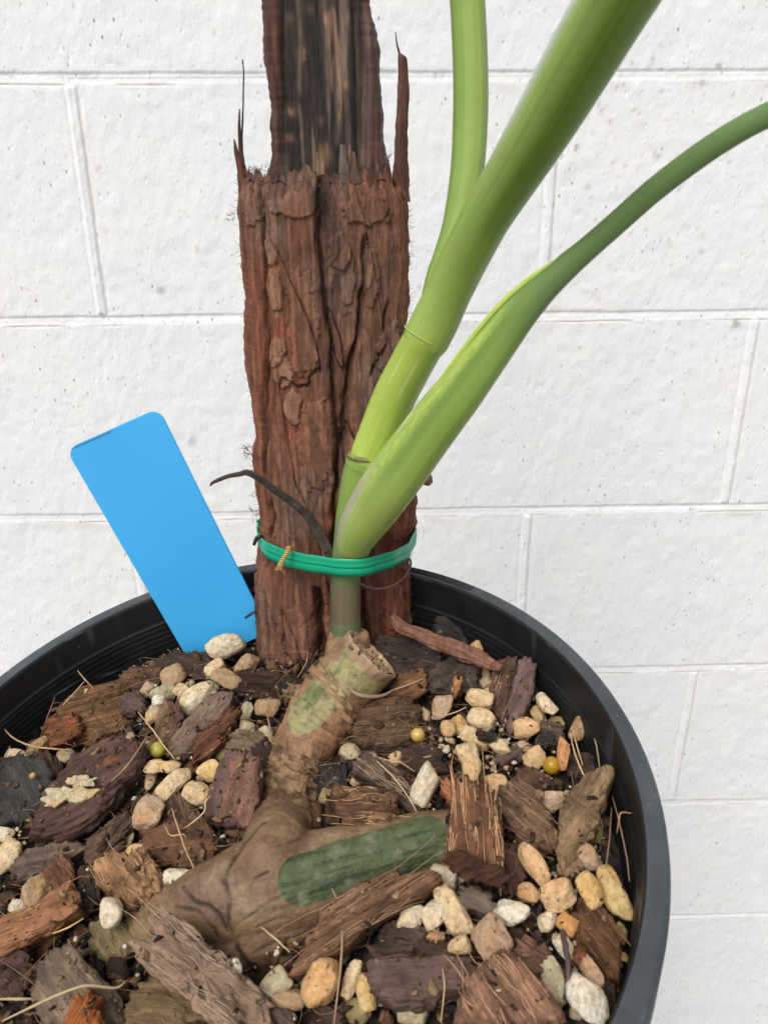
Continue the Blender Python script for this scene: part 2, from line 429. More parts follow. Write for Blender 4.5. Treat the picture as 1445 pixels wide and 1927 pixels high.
# ------------------------------------------------------------------ the pot and what it stands on
BASEZ = RZ - .30
def rim_z(x, y, f=1.): return f * (TA * (x - PX) + TB * (y - PY))
def lathe_pot(prof, m=360, dz=None, base=0):
    th = np.linspace(0, 2 * math.pi, m, endpoint=False); n = len(prof)
    V = np.zeros((n, m, 3))
    for i, (r, z) in enumerate(prof):
        f = np.clip((z + .30) / .30, 0, 1)
        x = PX + r * np.cos(th); y = PY + r * np.sin(th)
        zz = RZ + z + rim_z(x, y, f) + (0 if dz is None else dz(i, r, z, th))
        V[i, :, 0], V[i, :, 1], V[i, :, 2] = x, y, zz
    return V.reshape(-1, 3), grid_faces(n, m, True)
def make_pot():
    root = empty('plant_pot', (PX, PY, BASEZ)); tag(root, 'round black plastic nursery pot with a wide grey rim', 'plant pot')
    # where the grip slot sits in the rim (angle of its two ends)
    a0 = math.atan2(*(at_plane(884, 1108, (PX, PY, RZ), NSOIL) - np.array([PX, PY, 0]))[[1, 0]])
    a1 = a0 + .42
    inner = [(.1474, -.0335), (.1484, -.016), (.1486, -.0135), (.1487, -.0015), (.1491, -.0004), (.1500, 0.)]
    top = [(.1500, 0.), (.1508, .0001), (.15085, .0001), (.1526, 0.), (.1545, -.0003), (.1560, -.0006), (.15605, -.0006), (.1572, -.0011), (.1580, -.0024), (.1583, -.0040)]
    outer = [(.1583, -.0040), (.1582, -.020), (.1576, -.0225), (.1560, -.0235), (.1520, -.0236)]
    def dz(i, r, z, th):
        if .15084 < r < .15602 and z > -.001:
            return -.013 * smooth(a0 - .003, a0 + .004, th) * smooth(a1 + .003, a1 - .004, th)
        return 0 * th
    V, Fq = lathe_pot(top + outer[1:], 720, dz)
    th = np.arctan2(V[:, 1] - PY, V[:, 0] - PX); rr = np.hypot(V[:, 1] - PY, V[:, 0] - PX)
    # pale scuffs on the rim at the front right
    sc_ = smooth(.25, .6, fbm(np.stack([th * 16, rr * 900, V[:, 2] * 300], -1), 4, 4)) * smooth(-.9, -.5, th) * smooth(.15, -.25, th) * smooth(.1545, .158, rr)
    fine = smooth(.45, .6, fbm(np.stack([th * 60, rr * 1500, V[:, 2] * 900], -1), 3, 14))
    C = np.ones((len(V), 3)) * (1.9 + .35 * fbm(np.stack([th * 9, rr * 260, V[:, 2] * 0], -1), 4, 7))[:, None] + (sc_ * 5 + fine * .9)[:, None]
    slot_shade = smooth(.1507, .1509, rr) * smooth(.1562, .1560, rr) * smooth(a0 - .006, a0, th) * smooth(a1 + .006, a1, th) * (V[:, 2] < RZ + rim_z(V[:, 0], V[:, 1]) - .004)
    C *= (1 - .88 * slot_shade)[:, None] * np.array([.94, 1.0, 1.05])  # slot recess darkened in the colour to stand for its shadow
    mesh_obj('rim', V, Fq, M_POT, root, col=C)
    # inner wall with its fine rings
    prof = []
    zz = -.29
    while zz < -.0335:
        prof.append((.1474 - (-.0335 - zz) * .095, zz)); zz += .008
    z = -.0335
    while z < -.0160:
        prof.append((.1474 + .00010 * math.sin((z + .0335) * 2 * math.pi / .0030) + (z + .0335) * .055, z)); z += .00035
    prof += [(.1488, -.0160), (.1489, -.0145), (.14905, -.0015), (.1493, -.0004), (.1500, 0.)]
    prof = [(0.001, -.29)] + prof
    V, Fq = lathe_pot(prof, 360)
    th = np.arctan2(V[:, 1] - PY, V[:, 0] - PX)
    s = smooth(.42, .6, fbm(np.stack([th * 7, V[:, 2] * 900, V[:, 2] * 0], -1), 3, 24)) * smooth(.0, .4, fbm(np.stack([th * 3, V[:, 2] * 40, V[:, 2] * 0], -1), 2, 6))
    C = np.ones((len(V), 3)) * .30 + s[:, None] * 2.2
    mesh_obj('inner_wall', V, Fq, M_POT, root, col=C)
    prof = [(.1500, -.0236), (.1500, -.045), (.1494, -.047), (.130, -.285), (.126, -.296), (.120, -.30), (.001, -.30)]
    V, Fq = lathe_pot([(.1521, -.0236)] + prof, 180)
    mesh_obj('outer_wall', V, Fq, M_POT, root, col=np.ones((len(V), 3)) * 1.2)
    # plinth under the pot, out of the picture
    pr = [(.001, 0), (.118, 0), (.118, BASEZ - .012), (.112, BASEZ - .001), (.001, BASEZ - .001)]
    m = 96; th = np.linspace(0, 2 * math.pi, m, endpoint=False)
    V = np.array([[PX + r * math.cos(t), PY + r * math.sin(t), z] for r, z in pr for t in th])
    o = mesh_obj('pot_stand', V, grid_faces(len(pr), m, True), M_CONC); tag(o, 'plain round concrete stand hidden beneath the black pot', 'pot stand')
    # thin strip of grit resting on the rim behind: small crumb
make_pot()

# ------------------------------------------------------------------ potting mix: one lumpy surface and its crumbs
def soil_h(x, y):
    p = np.stack([np.asarray(x) * 1., np.asarray(y) * 1., np.zeros_like(np.asarray(x) * 1.)], -1)
    return fbm(p * 28, 3, 21) * .004 + fbm(p * 95, 4, 33) * .003
def soil_z(x, y): return RZ - SO + rim_z(np.asarray(x), np.asarray(y)) + soil_h(x, y)
def make_soil():
    nr, nt = 190, 620
    r = .1480 * np.sqrt(np.linspace(0, 1, nr)); r[0] = .0001; th = np.linspace(0, 2 * math.pi, nt, endpoint=False)
    Rr, T = np.meshgrid(r, th, indexing='ij'); X = PX + Rr * np.cos(T); Y = PY + Rr * np.sin(T)
    Z = soil_z(X, Y) - .0045
    p = np.stack([X, Y, X * 0], -1)
    Z += .0016 * fbm(p * 420, 3, 40)
    V = np.stack([X, Y, Z], -1).reshape(-1, 3)
    c = .5 + .5 * fbm(p * 150, 4, 50); c2 = smooth(.0, .5, fbm(p * 60, 3, 52))
    C = (np.array([.030, .020, .014]) * (.5 + 1.3 * c[..., None]) + c2[..., None] * np.array([.022, .012, .006])).reshape(-1, 3)
    tag(mesh_obj('potting_mix', V, grid_faces(nr, nt, True), M_MIX, col=C), 'dark brown damp potting mix filling the pot', 'potting mix', kind='stuff')
    # crumbs of bark too many to count
    rng = np.random.RandomState(5); VV = []; FF = []; CC = []; b = 0
    base = []
    for la in np.linspace(-1, 1, 4):
        for lo in np.linspace(0, 2 * math.pi, 7, endpoint=False): base.append((lo, la))
    pal = np.array([(.055, .032, .020), (.10, .055, .032), (.030, .020, .016), (.15, .085, .05), (.07, .045, .035), (.20, .13, .08), (.025, .02, .02), (.11, .05, .025)])
    nlat, nlon = 5, 8
    la = np.linspace(-math.pi / 2, math.pi / 2, nlat); lo = np.linspace(0, 2 * math.pi, nlon, endpoint=False)
    LA, LO = np.meshgrid(la, lo, indexing='ij')
    sph = np.stack([np.cos(LA) * np.cos(LO), np.cos(LA) * np.sin(LO), np.sin(LA)], -1).reshape(-1, 3); fq = grid_faces(nlat, nlon, True)
    for k in range(5600):
        rr = .1445 * math.sqrt(rng.rand()); t = rng.rand() * 2 * math.pi
        x, y = PX + rr * math.cos(t), PY + rr * math.sin(t)
        if y < PY - .10 and rng.rand() < .5: continue
        L = rng.choice([.0016, .0026, .0042, .006], p=[.34, .33, .22, .11]) * rng.uniform(.7, 1.3)
        sx = L; sy = L * rng.uniform(.25, .7); sz = L * rng.uniform(.12, .45)
        Q = Matrix.Rotation(rng.rand() * 6.3, 3, 'Z') @ Matrix.Rotation(rng.normal() * .5, 3, 'Y') @ Matrix.Rotation(rng.normal() * .5, 3, 'X')
        P = sph * (1 + .42 * rng.uniform(-1, 1, (len(sph), 1))) * np.array([sx, sy, sz])
        P = P @ np.array(Q).T + np.array([x, y, float(soil_z(x, y)) - .003 + rng.rand() * .0025])
        VV.append(P); FF.append(fq + b); b += len(P)
        CC.append(np.tile(pal[rng.randint(len(pal))] * rng.uniform(.6, 1.4), (len(P), 1)))
    o = mesh_obj('bark_crumbs', np.vstack(VV), np.vstack(FF), M_MIX, smoothf=False, col=np.vstack(CC)); tag(o, 'fine brown bark crumbs lying all over the mix', 'bark crumbs', kind='stuff')
make_soil()

# ------------------------------------------------------------------ the bark covered post
YP = .3620                                                       # front of the post
def post_xz(u, v): P = atY(u, v, YP + .012); return P[0], P[2]
def edge_table(rows):
    t = []
    for v, l, r in rows:
        a = post_xz(l, v); b_ = post_xz(r, v); t.append((.5 * (a[1] + b_[1]), a[0], b_[0]))
    t.sort(); return np.array(t)
def make_post():
    base = atY(632, 1245, YP + .012)
    root = empty('bark_post', (base[0], YP + .016, base[2] - .1)); tag(root, 'tall stake wrapped in shaggy red-brown bark behind the green stems', 'plant stake')
    sl = edge_table([(325, 446, 768), (400, 443, 772), (470, 449, 774), (560, 458, 773), (620, 460, 766), (700, 467, 768), (790, 479, 766), (820, 483, 769), (850, 474, 771),
                     (900, 478, 777), (950, 486, 782), (1000, 488, 780), (1060, 482, 771), (1120, 479, 775), (1200, 484, 777), (1260, 487, 770), (1300, 487, 770)])
    ztop = sl[-1, 0]; zb = base[2] - .05
    nz, nt = 720, 520
    z = np.linspace(zb, ztop, nz); th = even_angles(.62, .8, .042, .0165, nt)
    jl = np.interp(z, sl[:, 0], sl[:, 1]); jr = np.interp(z, sl[:, 0], sl[:, 2])
    jl = jl + fbm(np.stack([z * 190, z * 0, z * 0], -1), 5, 3, .7) * .0010; jr = jr + fbm(np.stack([z * 260, z * 0 + 5, z * 0], -1), 4, 4) * .0007
    cx, hw = (jl + jr) / 2, (jr - jl) / 2
    e = .62
    c, s = np.cos(th), np.sin(th)
    ex = np.sign(c) * np.abs(c) ** e; ey = np.sign(s) * np.abs(s) ** .8     # slab-like section; s=-1 faces the camera
    X = cx[:, None] + hw[:, None] * ex; hd = .0165
    Yc = YP + hd
    Y = Yc + hd * ey * np.ones((nz, 1)); Z = np.tile(z[:, None], (1, nt))
    # perimeter-wise coordinate for noise
    p = lambda fx, fz: np.stack([X * fx + Y * fx * .3, Z * fz, Y * fx], -1)
    sl_ = .35 * Z * 60
    pr_ = lambda fx, fz, sh: np.stack([X * fx + Y * fx * .3 + sh * Z * fx * .35, Z * fz, Y * fx], -1)
    d = fbm(pr_(48, 9, 1), 3, 11) * .0020 + fbm(pr_(240, 40, 1), 4, 12) * .0008 + fbm(pr_(900, 60, 1.2), 3, 14) * .00035 + fbm(p(520, 300), 3, 13) * .0003
    plate = fbm(pr_(60, 15, 0), 4, 15); fr5 = plate * 5 - np.floor(plate * 5); q = (np.floor(plate * 5) + smooth(0, .30, fr5)) / 5; d += q * .0026                       # stepped plates
    crk = np.abs(fbm(pr_(52, 10, .6), 4, 16)); d -= smooth(.022, .0, crk) * .0022
    # cracks and hollows drawn where the photo has them (front face)
    front = smooth(.1, -.3, s)[None, :]
    def groove(pts, w, dep):
        nonlocal d
        P = np.array([post_xz(u, v) for u, v in pts]); o = np.argsort(P[:, 1]); gx = np.interp(z, P[o, 1], P[o, 0])
        act = smooth(P[:, 1].min() - .002, P[:, 1].min() + .004, z) * smooth(P[:, 1].max() + .002, P[:, 1].max() - .004, z)
        gx = gx + fbm(np.stack([z * 90, z * 0, z * 0 + w * 999], -1), 3, 77) * .0016
        g = np.exp(-((X - gx[:, None]) / (w * (.8 + .5 * fbm(np.stack([z * 150, z * 0 + 4, z * 0], -1), 3, 7))[:, None])) ** 2) * act[:, None] * front; d = d - dep * g; return g
    dk = groove([(605, 330), (603, 440), (615, 560), (628, 640), (636, 800), (632, 960), (626, 1060)], .0015, .0036)
    dk2 = groove([(692, 440), (682, 560), (672, 640), (655, 740), (642, 830), (634, 900)], .0017, .0036)
    dk3 = groove([(598, 1085), (606, 1150), (604, 1260)], .0032, .0075)
    dk4 = groove([(683, 1090), (687, 1140), (692, 1200)], .0018, .0045)
    dk5 = groove([(490, 350), (505, 470), (508, 560), (512, 700), (500, 900)], .0012, .003)
    dk6 = groove([(735, 560), (722, 640), (700, 700)], .0010, .003)
    dk7 = groove([(520, 930), (512, 1000), (508, 1060)], .0012, .0028)
    hol = groove([(648, 330), (652, 600), (648, 800), (640, 1000), (640, 1300)], .0085, .0020)
    dkall = np.clip(dk + dk2 + dk3 + .8 * dk4 + .7 * dk5 + .6 * dk6 + .5 * dk7, 0, 1)
    # raised flakes
    flk = np.zeros_like(X)
    def flake(u, v, ru, rv, h, ang=0):
        nonlocal d, flk
        x0, z0 = post_xz(u, v); k = px2m(atY(u, v, YP)); ca, sa = math.cos(ang), math.sin(ang)
        dx, dz_ = (X - x0) / (ru * k), (Z - z0) / (rv * k); dx, dz_ = dx * ca - dz_ * sa, dx * sa + dz_ * ca
        rr = np.hypot(dx, dz_) + .45 * fbm(p(330, 260), 3, int(u) % 50)
        m_ = smooth(1.02, .93, rr) * front; d = d + m_ * h; flk = np.maximum(flk, m_)
    for a in [(528, 652, 18, 24, .0014), (540, 690, 17, 32, .0019, .2), (558, 755, 16, 34, .0018), (522, 540, 15, 45, .0014, .15), (515, 470, 14, 26, .0012),
              (735, 665, 24, 60, .0016, -.15), (700, 520, 15, 50, .0014), (640, 470, 22, 34, .0012), (560, 385, 40, 22, .0014), (690, 395, 44, 26, .0015),
              (655, 520, 15, 60, .0009), (600, 820, 34, 90, .0009, .1), (480, 380, 22, 44, .0014), (745, 950, 20, 60, .0012), (540, 1010, 24, 42, .0011), (560, 1180, 34, 70, .0008),
              (740, 1130, 24, 52, .001), (575, 600, 30, 110, .0007, .1)]: flake(*a)
    light = np.zeros_like(X)
    for (u, v, ru, rv, ang) in [(528, 652, 18, 24, 0), (540, 690, 17, 32, .2), (558, 752, 15, 34, 0), (524, 545, 13, 44, .15), (516, 478, 12, 22, 0), (690, 500, 10, 40, 0)]:
        x0, z0 = post_xz(u, v); k = px2m(atY(u, v, YP)); dx, dz_ = (X - x0) / (ru * k), (Z - z0) / (rv * k)
        rr = np.hypot(dx, dz_) + .6 * fbm(p(330, 260), 3, int(u) % 50); light = np.maximum(light, smooth(1.05, .75, rr) * front)
    topd = smooth(ztop - .012, ztop, z)[:, None]
    d = d - topd * .003
    nx = ex * np.abs(c)[None, :] ** .6; ny = ey; nn = np.hypot(ex, ey)
    X = X + d * (ex / nn) * .75; Y = Y + d * (ey / nn)
    V = np.stack([X, Y, Z], -1)
    # ragged top edge
    rag = fbm(np.stack([th * 9, th * 0, th * 0], -1), 4, 61) * .006 + fbm(np.stack([th * 34, th * 0, th * 0], -1), 3, 62) * .005
    w = smooth(ztop - .02, ztop, z)[:, None]; V[..., 2] += w * rag[None, :] * .75
    # colour: red-brown with grey-brown weathering, darker cracks
    pp = np.stack([X * 60, Z * 11, Y * 60], -1); pq = np.stack([X * 200, Z * 60, Y * 200], -1)
    a = smooth(-.35, .45, fbm(pp, 4, 81)); b_ = smooth(-.3, .4, fbm(pq, 4, 82)); st = smooth(-.3, .5, fbm(np.stack([X * 700, Z * 26, Y * 700], -1), 3, 83))
    red = np.array([.190, .078, .050]); brn = np.array([.165, .092, .064]); pur = np.array([.125, .070, .060]); tan = np.array([.33, .185, .115])
    C = red + (brn - red) * a[..., None]; C = C + (pur - C) * (.55 * (1 - b_[..., None]) * a[..., None])
    C = C * (.72 + .62 * st[..., None]) + (flk * .10)[..., None] * np.array([.20, .12, .09])
    C = C + (np.array([.27, .185, .135]) - C) * (.72 * light * (.6 + .4 * b_))[..., None]
    C = C + (np.array([.030, .016, .012]) - C) * (.85 * dkall)[..., None]
    C = C + (np.array([.05, .030, .024]) - C) * (smooth(.03, .0, crk) * .5)[..., None]
    C = C + (np.array([.07, .038, .028]) - C) * (smooth(.16, .0, np.abs(fr5 - .08)) * .30)[..., None]
    dkst = np.exp(-((X - post_xz(612, 380)[0]) / .004) ** 2 - ((Z - post_xz(612, 385)[1]) / .017) ** 2)   # dark stain below the heart of the stake
    gst = np.exp(-((X - post_xz(650, 400)[0]) / .010) ** 2 - ((Z - post_xz(650, 400)[1]) / .022) ** 2)
    C = C * (1 - .8 * dkst[..., None]) + gst[..., None] * .35 * (np.array([.11, .085, .075]) - C)
    # frost of pale scuffs near the foot
    sc_ = smooth(.2, .6, fbm(pq * np.array([1, .6, 1]), 4, 85)) * smooth(post_xz(560, 1090)[1], post_xz(560, 1200)[1], Z)
    C = C + sc_[..., None] * np.array([.05, .042, .036])
    gry = smooth(.0, .5, fbm(np.stack([X * 45, Z * 22, Y * 45], -1), 4, 186))[..., None]; C = C * np.array([1.10, .97, .88]); C = C + (C.mean(-1, keepdims=True) * np.array([1.45, 1.05, .85]) - C) * .55 * gry
    V = V.reshape(-1, 3)
    mesh_obj('bark_sleeve', V, grid_faces(nz, nt, True), M_POST, root, col=C.reshape(-1, 3))
    # lid inside the torn top edge, so the sleeve is not hollow
    zt = ztop - .004
    ring = V.reshape(nz, nt, 3)[np.argmin(np.abs(z - zt))].copy(); ring[:, 2] = zt
    cen = ring.mean(0); V2 = [cen]; rows = [ring * f + cen * (1 - f) for f in (1, .85, .6, .3, .05)]
    V2 = np.vstack(rows); V2[:, 2] += fbm(V2 * 300, 3, 5) * .003
    mesh_obj('bark_packing', V2, grid_faces(5, nt, True), M_POST, root, col=np.tile([.05, .028, .02], (len(V2), 1)))
    # the heart of the stake: dark timber with reddish bark flanks
    cl = edge_table([(-120, 493, 694), (0, 493, 697), (60, 499, 700), (110, 500, 708), (150, 505, 714), (200, 510, 716), (250, 512, 714), (300, 508, 722), (330, 500, 732), (420, 500, 732)])
    z0, z1 = ztop - .02, 1.42
    nz, nt = 420, 300
    z = np.linspace(z0, z1, nz); th = even_angles(.6, .7, .025, .012, nt); c, s = np.cos(th), np.sin(th)
    jl = np.interp(z, cl[:, 0], cl[:, 1]) + fbm(np.stack([z * 70, z * 0, z * 0], -1), 6, 23, .6) * .0026; jr = np.interp(z, cl[:, 0], cl[:, 2]) + fbm(np.stack([z * 70, z * 0 + 9, z * 0], -1), 6, 24, .6) * .0026
    cx, hw = (jl + jr) / 2, (jr - jl) / 2
    ex = np.sign(c) * np.abs(c) ** .6; ey = np.sign(s) * np.abs(s) ** .7; hd = .012
    X = cx[:, None] + hw[:, None] * ex; Y = YP + .0185 + hd * ey * np.ones((nz, 1)); Z = np.tile(z[:, None], (1, nt))
    xr = (X - cx[:, None]) / hw[:, None]
    # flanks stand forward of the timber
    xd0 = np.interp(z, [post_xz(530, 330)[1], post_xz(528, 0)[1]], [post_xz(527, 330)[0], post_xz(527, 0)[0]]); xd1 = np.interp(z, [post_xz(690, 330)[1], post_xz(690, 0)[1]], [post_xz(690, 330)[0], post_xz(688, 0)[0]])
    wz = fbm(np.stack([z * 40, z * 0, z * 0], -1), 3, 66) * .0012
    inner = smooth(-.0006, .0006, X - (xd0 + wz)[:, None]) * smooth(.0008, -.0008, X - (xd1 + wz)[:, None]) * smooth(.1, -.2, s)[None, :]
    dd = inner * (fbm(np.stack([X * 300, Z * 6, Y * 0], -1), 3, 25) * .0006 + fbm(np.stack([X * 150, Z * 2.5, Y * 0], -1), 2, 65) * .0010 - .0016) + (1 - inner) * (fbm(np.stack([X * 200, Z * 30, Y * 200], -1), 4, 26) * .0012 + .0012)
    X = X + dd * ex * .8; Y = Y + dd * ey
    V = np.stack([X, Y, Z], -1).reshape(-1, 3)
    st = fbm(np.stack([X * 420, Z * 14, Y * 0], -1), 4, 27); st2 = fbm(np.stack([X * 160, Z * 40, Y * 0], -1), 3, 28); st3 = fbm(np.stack([X * 1100, Z * 90, Y * 0], -1), 4, 29)
    Ct = np.array([.027, .019, .016]) * (1 + .9 * st3[..., None]) + (smooth(.16, .42, st) * smooth(-.3, .3, fbm(np.stack([X * 60, Z * 16, Y * 0], -1), 3, 128)))[..., None] * np.array([.13, .085, .062]) + (smooth(.22, .42, st2) * smooth(-.1, .25, st))[..., None] * np.array([.20, .115, .075])
    Cb = (red * .75 + (pur - red * .75) * smooth(-.4, .4, fbm(np.stack([X * 90, Z * 18, Y * 90], -1), 4, 30))[..., None]) * (.8 + .5 * st3[..., None])
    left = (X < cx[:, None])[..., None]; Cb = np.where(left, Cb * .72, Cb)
    wx = X + (fbm(np.stack([Z * 60, X * 0, X * 0], -1), 3, 91) * .0010)
    for (u0, v0, u1, v1, w_, a_, cc_) in [(562, -40, 568, 175, .0009, .8, 0), (566, 200, 574, 330, .0007, .6, 0), (650, -60, 640, 190, .0022, .45, 0), (641, 120, 636, 270, .0012, .6, 0), (655, 20, 648, 150, .0006, .6, 0), (688, -30, 693, 200, .0008, .5, 0),
                                      (693, 190, 690, 330, .0012, .7, 0), (524, 210, 526, 330, .0014, .8, 0), (548, 200, 550, 222, .0020, .9, 1), (543, 250, 548, 268, .0022, .7, 1), (613, 270, 617, 310, .0021, .9, 1), (592, 285, 594, 300, .0014, .6, 1), (652, 152, 653, 170, .0016, .8, 1), (547, 25, 547, 48, .0013, .5, 1),
                                      (582, 10, 583, 30, .0018, .4, 1), (604, 215, 605, 240, .0011, .6, 1), (569, 90, 572, 112, .0020, .5, 1), (628, 105, 630, 135, .0010, .45, 1), (575, 110, 574, 116, .001, .5, 1)]:
        p0 = post_xz(u0, v0); p1 = post_xz(u1, v1); t_ = (Z - p1[1]) / (p0[1] - p1[1]); xl = p1[0] + (p0[0] - p1[0]) * t_
        ends = smooth(-.08, .08, t_) * smooth(1.08, .92, t_) if cc_ == 0 else np.exp(-((t_ - .5) / .42) ** 2 * (1 + .8 * fbm(np.stack([X * 700, Z * 500, X * 0], -1), 3, 94)))
        g_ = np.exp(-((wx - xl) / w_) ** 2) * np.clip(ends, 0, 1) * (.65 + .5 * fbm(np.stack([X * 1800, Z * 90, X * 0], -1), 3, 92)) * inner
        Ct = Ct + (np.array([(.27, .185, .135), (.33, .19, .12)][cc_]) - Ct) * np.clip(g_ * a_ * .8, 0, 1)[..., None]
    Ct = Ct * (1 - .55 * (np.exp(-((wx - post_xz(676, 150)[0]) / .0030) ** 2) * inner)[..., None]) * (1 + .5 * fbm(np.stack([X * 1500, Z * 260, X * 0], -1), 3, 93)[..., None])
    Ct = np.clip(Ct, .006, 1)
    C = Ct * inner[..., None] + Cb * (1 - inner[..., None])
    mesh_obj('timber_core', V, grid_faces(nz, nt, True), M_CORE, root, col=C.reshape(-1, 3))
    # splinters standing up from the sleeve
    def slab(pts, name, th_=.0022, colr=(.14, .062, .042), Y0=YP + .012, seed=0):
        """pts: rows (v, left, right) px; a thin, ragged upright sliver of bark"""
        rows = []; n = 90; vv = np.linspace(pts[0][0], pts[-1][0], n)
        l = np.interp(vv, [p_[0] for p_ in pts], [p_[1] for p_ in pts]); r_ = np.interp(vv, [p_[0] for p_ in pts], [p_[2] for p_ in pts])
        m = 18; t = np.linspace(0, 2 * math.pi, m, endpoint=False); V = np.zeros((n, m, 3))
        for i in range(n):
            A = atY(l[i], vv[i], Y0); B = atY(r_[i], vv[i], Y0); c_ = (A + B) / 2; h = abs(B[0] - A[0]) / 2 + .00008
            h *= 1 + .16 * float(fbm(np.array([vv[i] * .06, seed, 0.]), 3, seed))
            V[i, :, 0] = c_[0] + h * np.cos(t); V[i, :, 1] = c_[1] + min(th_, h) * np.sin(t); V[i, :, 2] = c_[2]
        V = V.reshape(-1, 3); V += (fbm(V * np.array([600, 600, 60]), 3, seed + 3) * .0004)[:, None] * np.array([0, 1, 0])
        a = .8 + .5 * fbm(V * np.array([900, 900, 40]), 3, seed)
        mesh_obj(name, V, grid_faces(n, m, True), M_POST, root, col=np.outer(a, colr))
    slab([(98, 750, 751), (108, 749, 765), (130, 749, 768), (180, 748, 770), (240, 744, 767), (300, 741, 768), (345, 739, 770), (380, 740, 772)], 'bark_splinter', .0022, (.13, .065, .048), seed=2)
    slab([(60, 743.5, 744.5), (85, 746, 748.5), (104, 750, 755), (118, 752, 760)], 'bark_splinter', .0006, (.035, .028, .026), seed=3)
    slab([(262, 440, 442), (290, 441, 450), (318, 446, 462), (345, 448, 470), (375, 450, 470)], 'bark_splinter', .0015, (.15, .06, .042), seed=4)
    slab([(205, 450, 452), (240, 448, 453), (280, 449, 457), (318, 452, 462), (340, 455, 465)], 'bark_splinter', .0008, (.10, .055, .05), seed=5)
    slab([(112, 456, 457.5), (135, 458, 460), (200, 456.5, 459), (260, 454, 457), (320, 455, 459)], 'bark_splinter', .0005, (.03, .025, .025), seed=6)
    for k, (v0, v1, a0, a1, b0, b1) in enumerate([(272, 345, 640, 650, 636, 664), (285, 345, 662, 668, 660, 682), (300, 360, 696, 702, 690, 712), (318, 350, 480, 484, 476, 492), (300, 345, 728, 731, 716, 738), (322, 352, 590, 594, 584, 604), (308, 345, 708, 712, 700, 722)]):
        slab([(v0, a0, a1), ((v0 + v1) / 2, (a0 + b0) / 2, (a1 + b1) / 2), (v1, b0, b1)], 'bark_splinter', .0012, [(.16, .12, .11), (.14, .09, .065), (.12, .06, .04)][k % 3], Y0=YP + (.004 if k in (0, 1, 2, 5) else .008), seed=10 + k)
    # shaggy hairs along both edges
    rng = random.Random(8); paths = []
    def hair(P, dirn, L, r=.00013):
        P = np.asarray(P, float); dirn = unit(dirn); b2 = unit(np.array([rng.gauss(0, 1), rng.gauss(0, .5), rng.gauss(0, 1)]))
        Q = [P + dirn * L * t + b2 * L * .22 * t * t for t in (0, .5, 1)]
        paths.append(np.array([[*q_, r * f * .8] for q_, f in zip(Q, (1, .8, .3))]))
    zz = lambda v: post_xz(600, v)[1]
    for k in range(230):
        v = rng.uniform(330, 1240); side = rng.choice((-1, 1)); zc = zz(v)
        x = np.interp(zc, sl[:, 0], sl[:, 1 if side < 0 else 2])
        hair((x - side * .0006, Yc + rng.uniform(-.008, .004), zc), (side, rng.gauss(0, .3), rng.gauss(.3, .8)), rng.uniform(.001, .0035))
    for (v, u, n, L) in [(848, 470, 26, .004), (860, 474, 20, .004), (930, 482, 16, .003), (966, 482, 22, .0045), (410, 443, 16, .003), (325, 480, 30, .004), (318, 508, 12, .004), (330, 730, 30, .004), (300, 722, 26, .0035), (330, 640, 24, .004), (330, 560, 30, .003)]:
        for _ in range(n):
            P = atY(u + rng.uniform(-12, 12), v + rng.uniform(-7, 7), YP + rng.uniform(.002, .012)); hair(P, (rng.gauss(-.5 if u < 500 else .2, .6), -.3, rng.gauss(.6, .5)), rng.uniform(.3, 1) * L, .00016)
    for k in range(420):                                        # fine fibres lying over the face
        u, v = rng.uniform(500, 760), rng.uniform(350, 1230); P = atY(u, v, YP - .0003)
        hair(P, (rng.gauss(0, .35), -.12, rng.choice((-1, 1))), rng.uniform(.003, .009), .00009)
    V, Fq = tube_mesh(paths, 4, 5)
    mesh_obj('shaggy_fibres', V, Fq, M_FIB, root, obj_color=(.16, .085, .05))
    # curled dark hairs caught on the left edge
    for pts, nm in (([(478, 1025, .374, 3), (484, 1012, .372, 4), (492, 1008, .368, 3)], 0), ([(462, 1163, .37, 2.2), (473, 1155, .37, 2.6), (484, 1148, .371, 2)], 1)):
        V, Fq, S, T = sweep(px_path(pts), 20, 8); mesh_obj('dark_thread', V, Fq, M_FIB, root, obj_color=(.03, .024, .024))
make_post()
# ------------------------------------------------------------------ the plant
def veins(S, TH, seed, amt=.10):
    q = np.stack([np.cos(TH) * 26, np.sin(TH) * 26, S * 1.6], -1); r = np.stack([np.cos(TH) * 70, np.sin(TH) * 70, S * 2.5], -1)
    return (1 + amt * fbm(q, 3, seed) * 1.4 + amt * fbm(r, 2, seed + 3))[:, None]
def streak(V, S, TH, seed, fth=9, fs=3):
    return fbm(np.stack([np.cos(TH) * fth, np.sin(TH) * fth, S * fs], -1), 4, seed)
def cap_dist(P, pts, rad, seed=0, wob=.25, nf=160):
    """0..1 mask: how far inside a capsule chain round the 3-D polyline pts"""
    best = np.full(len(P), 1e9); pts = np.asarray(pts, float)
    for a, b in zip(pts[:-1], pts[1:]):
        ab = b - a; t = np.clip(((P - a) @ ab) / (ab @ ab), 0, 1); best = np.minimum(best, np.linalg.norm(P - a - t[:, None] * ab, axis=1))
    return best / rad * (1 + wob * fbm(P * nf, 3, seed))
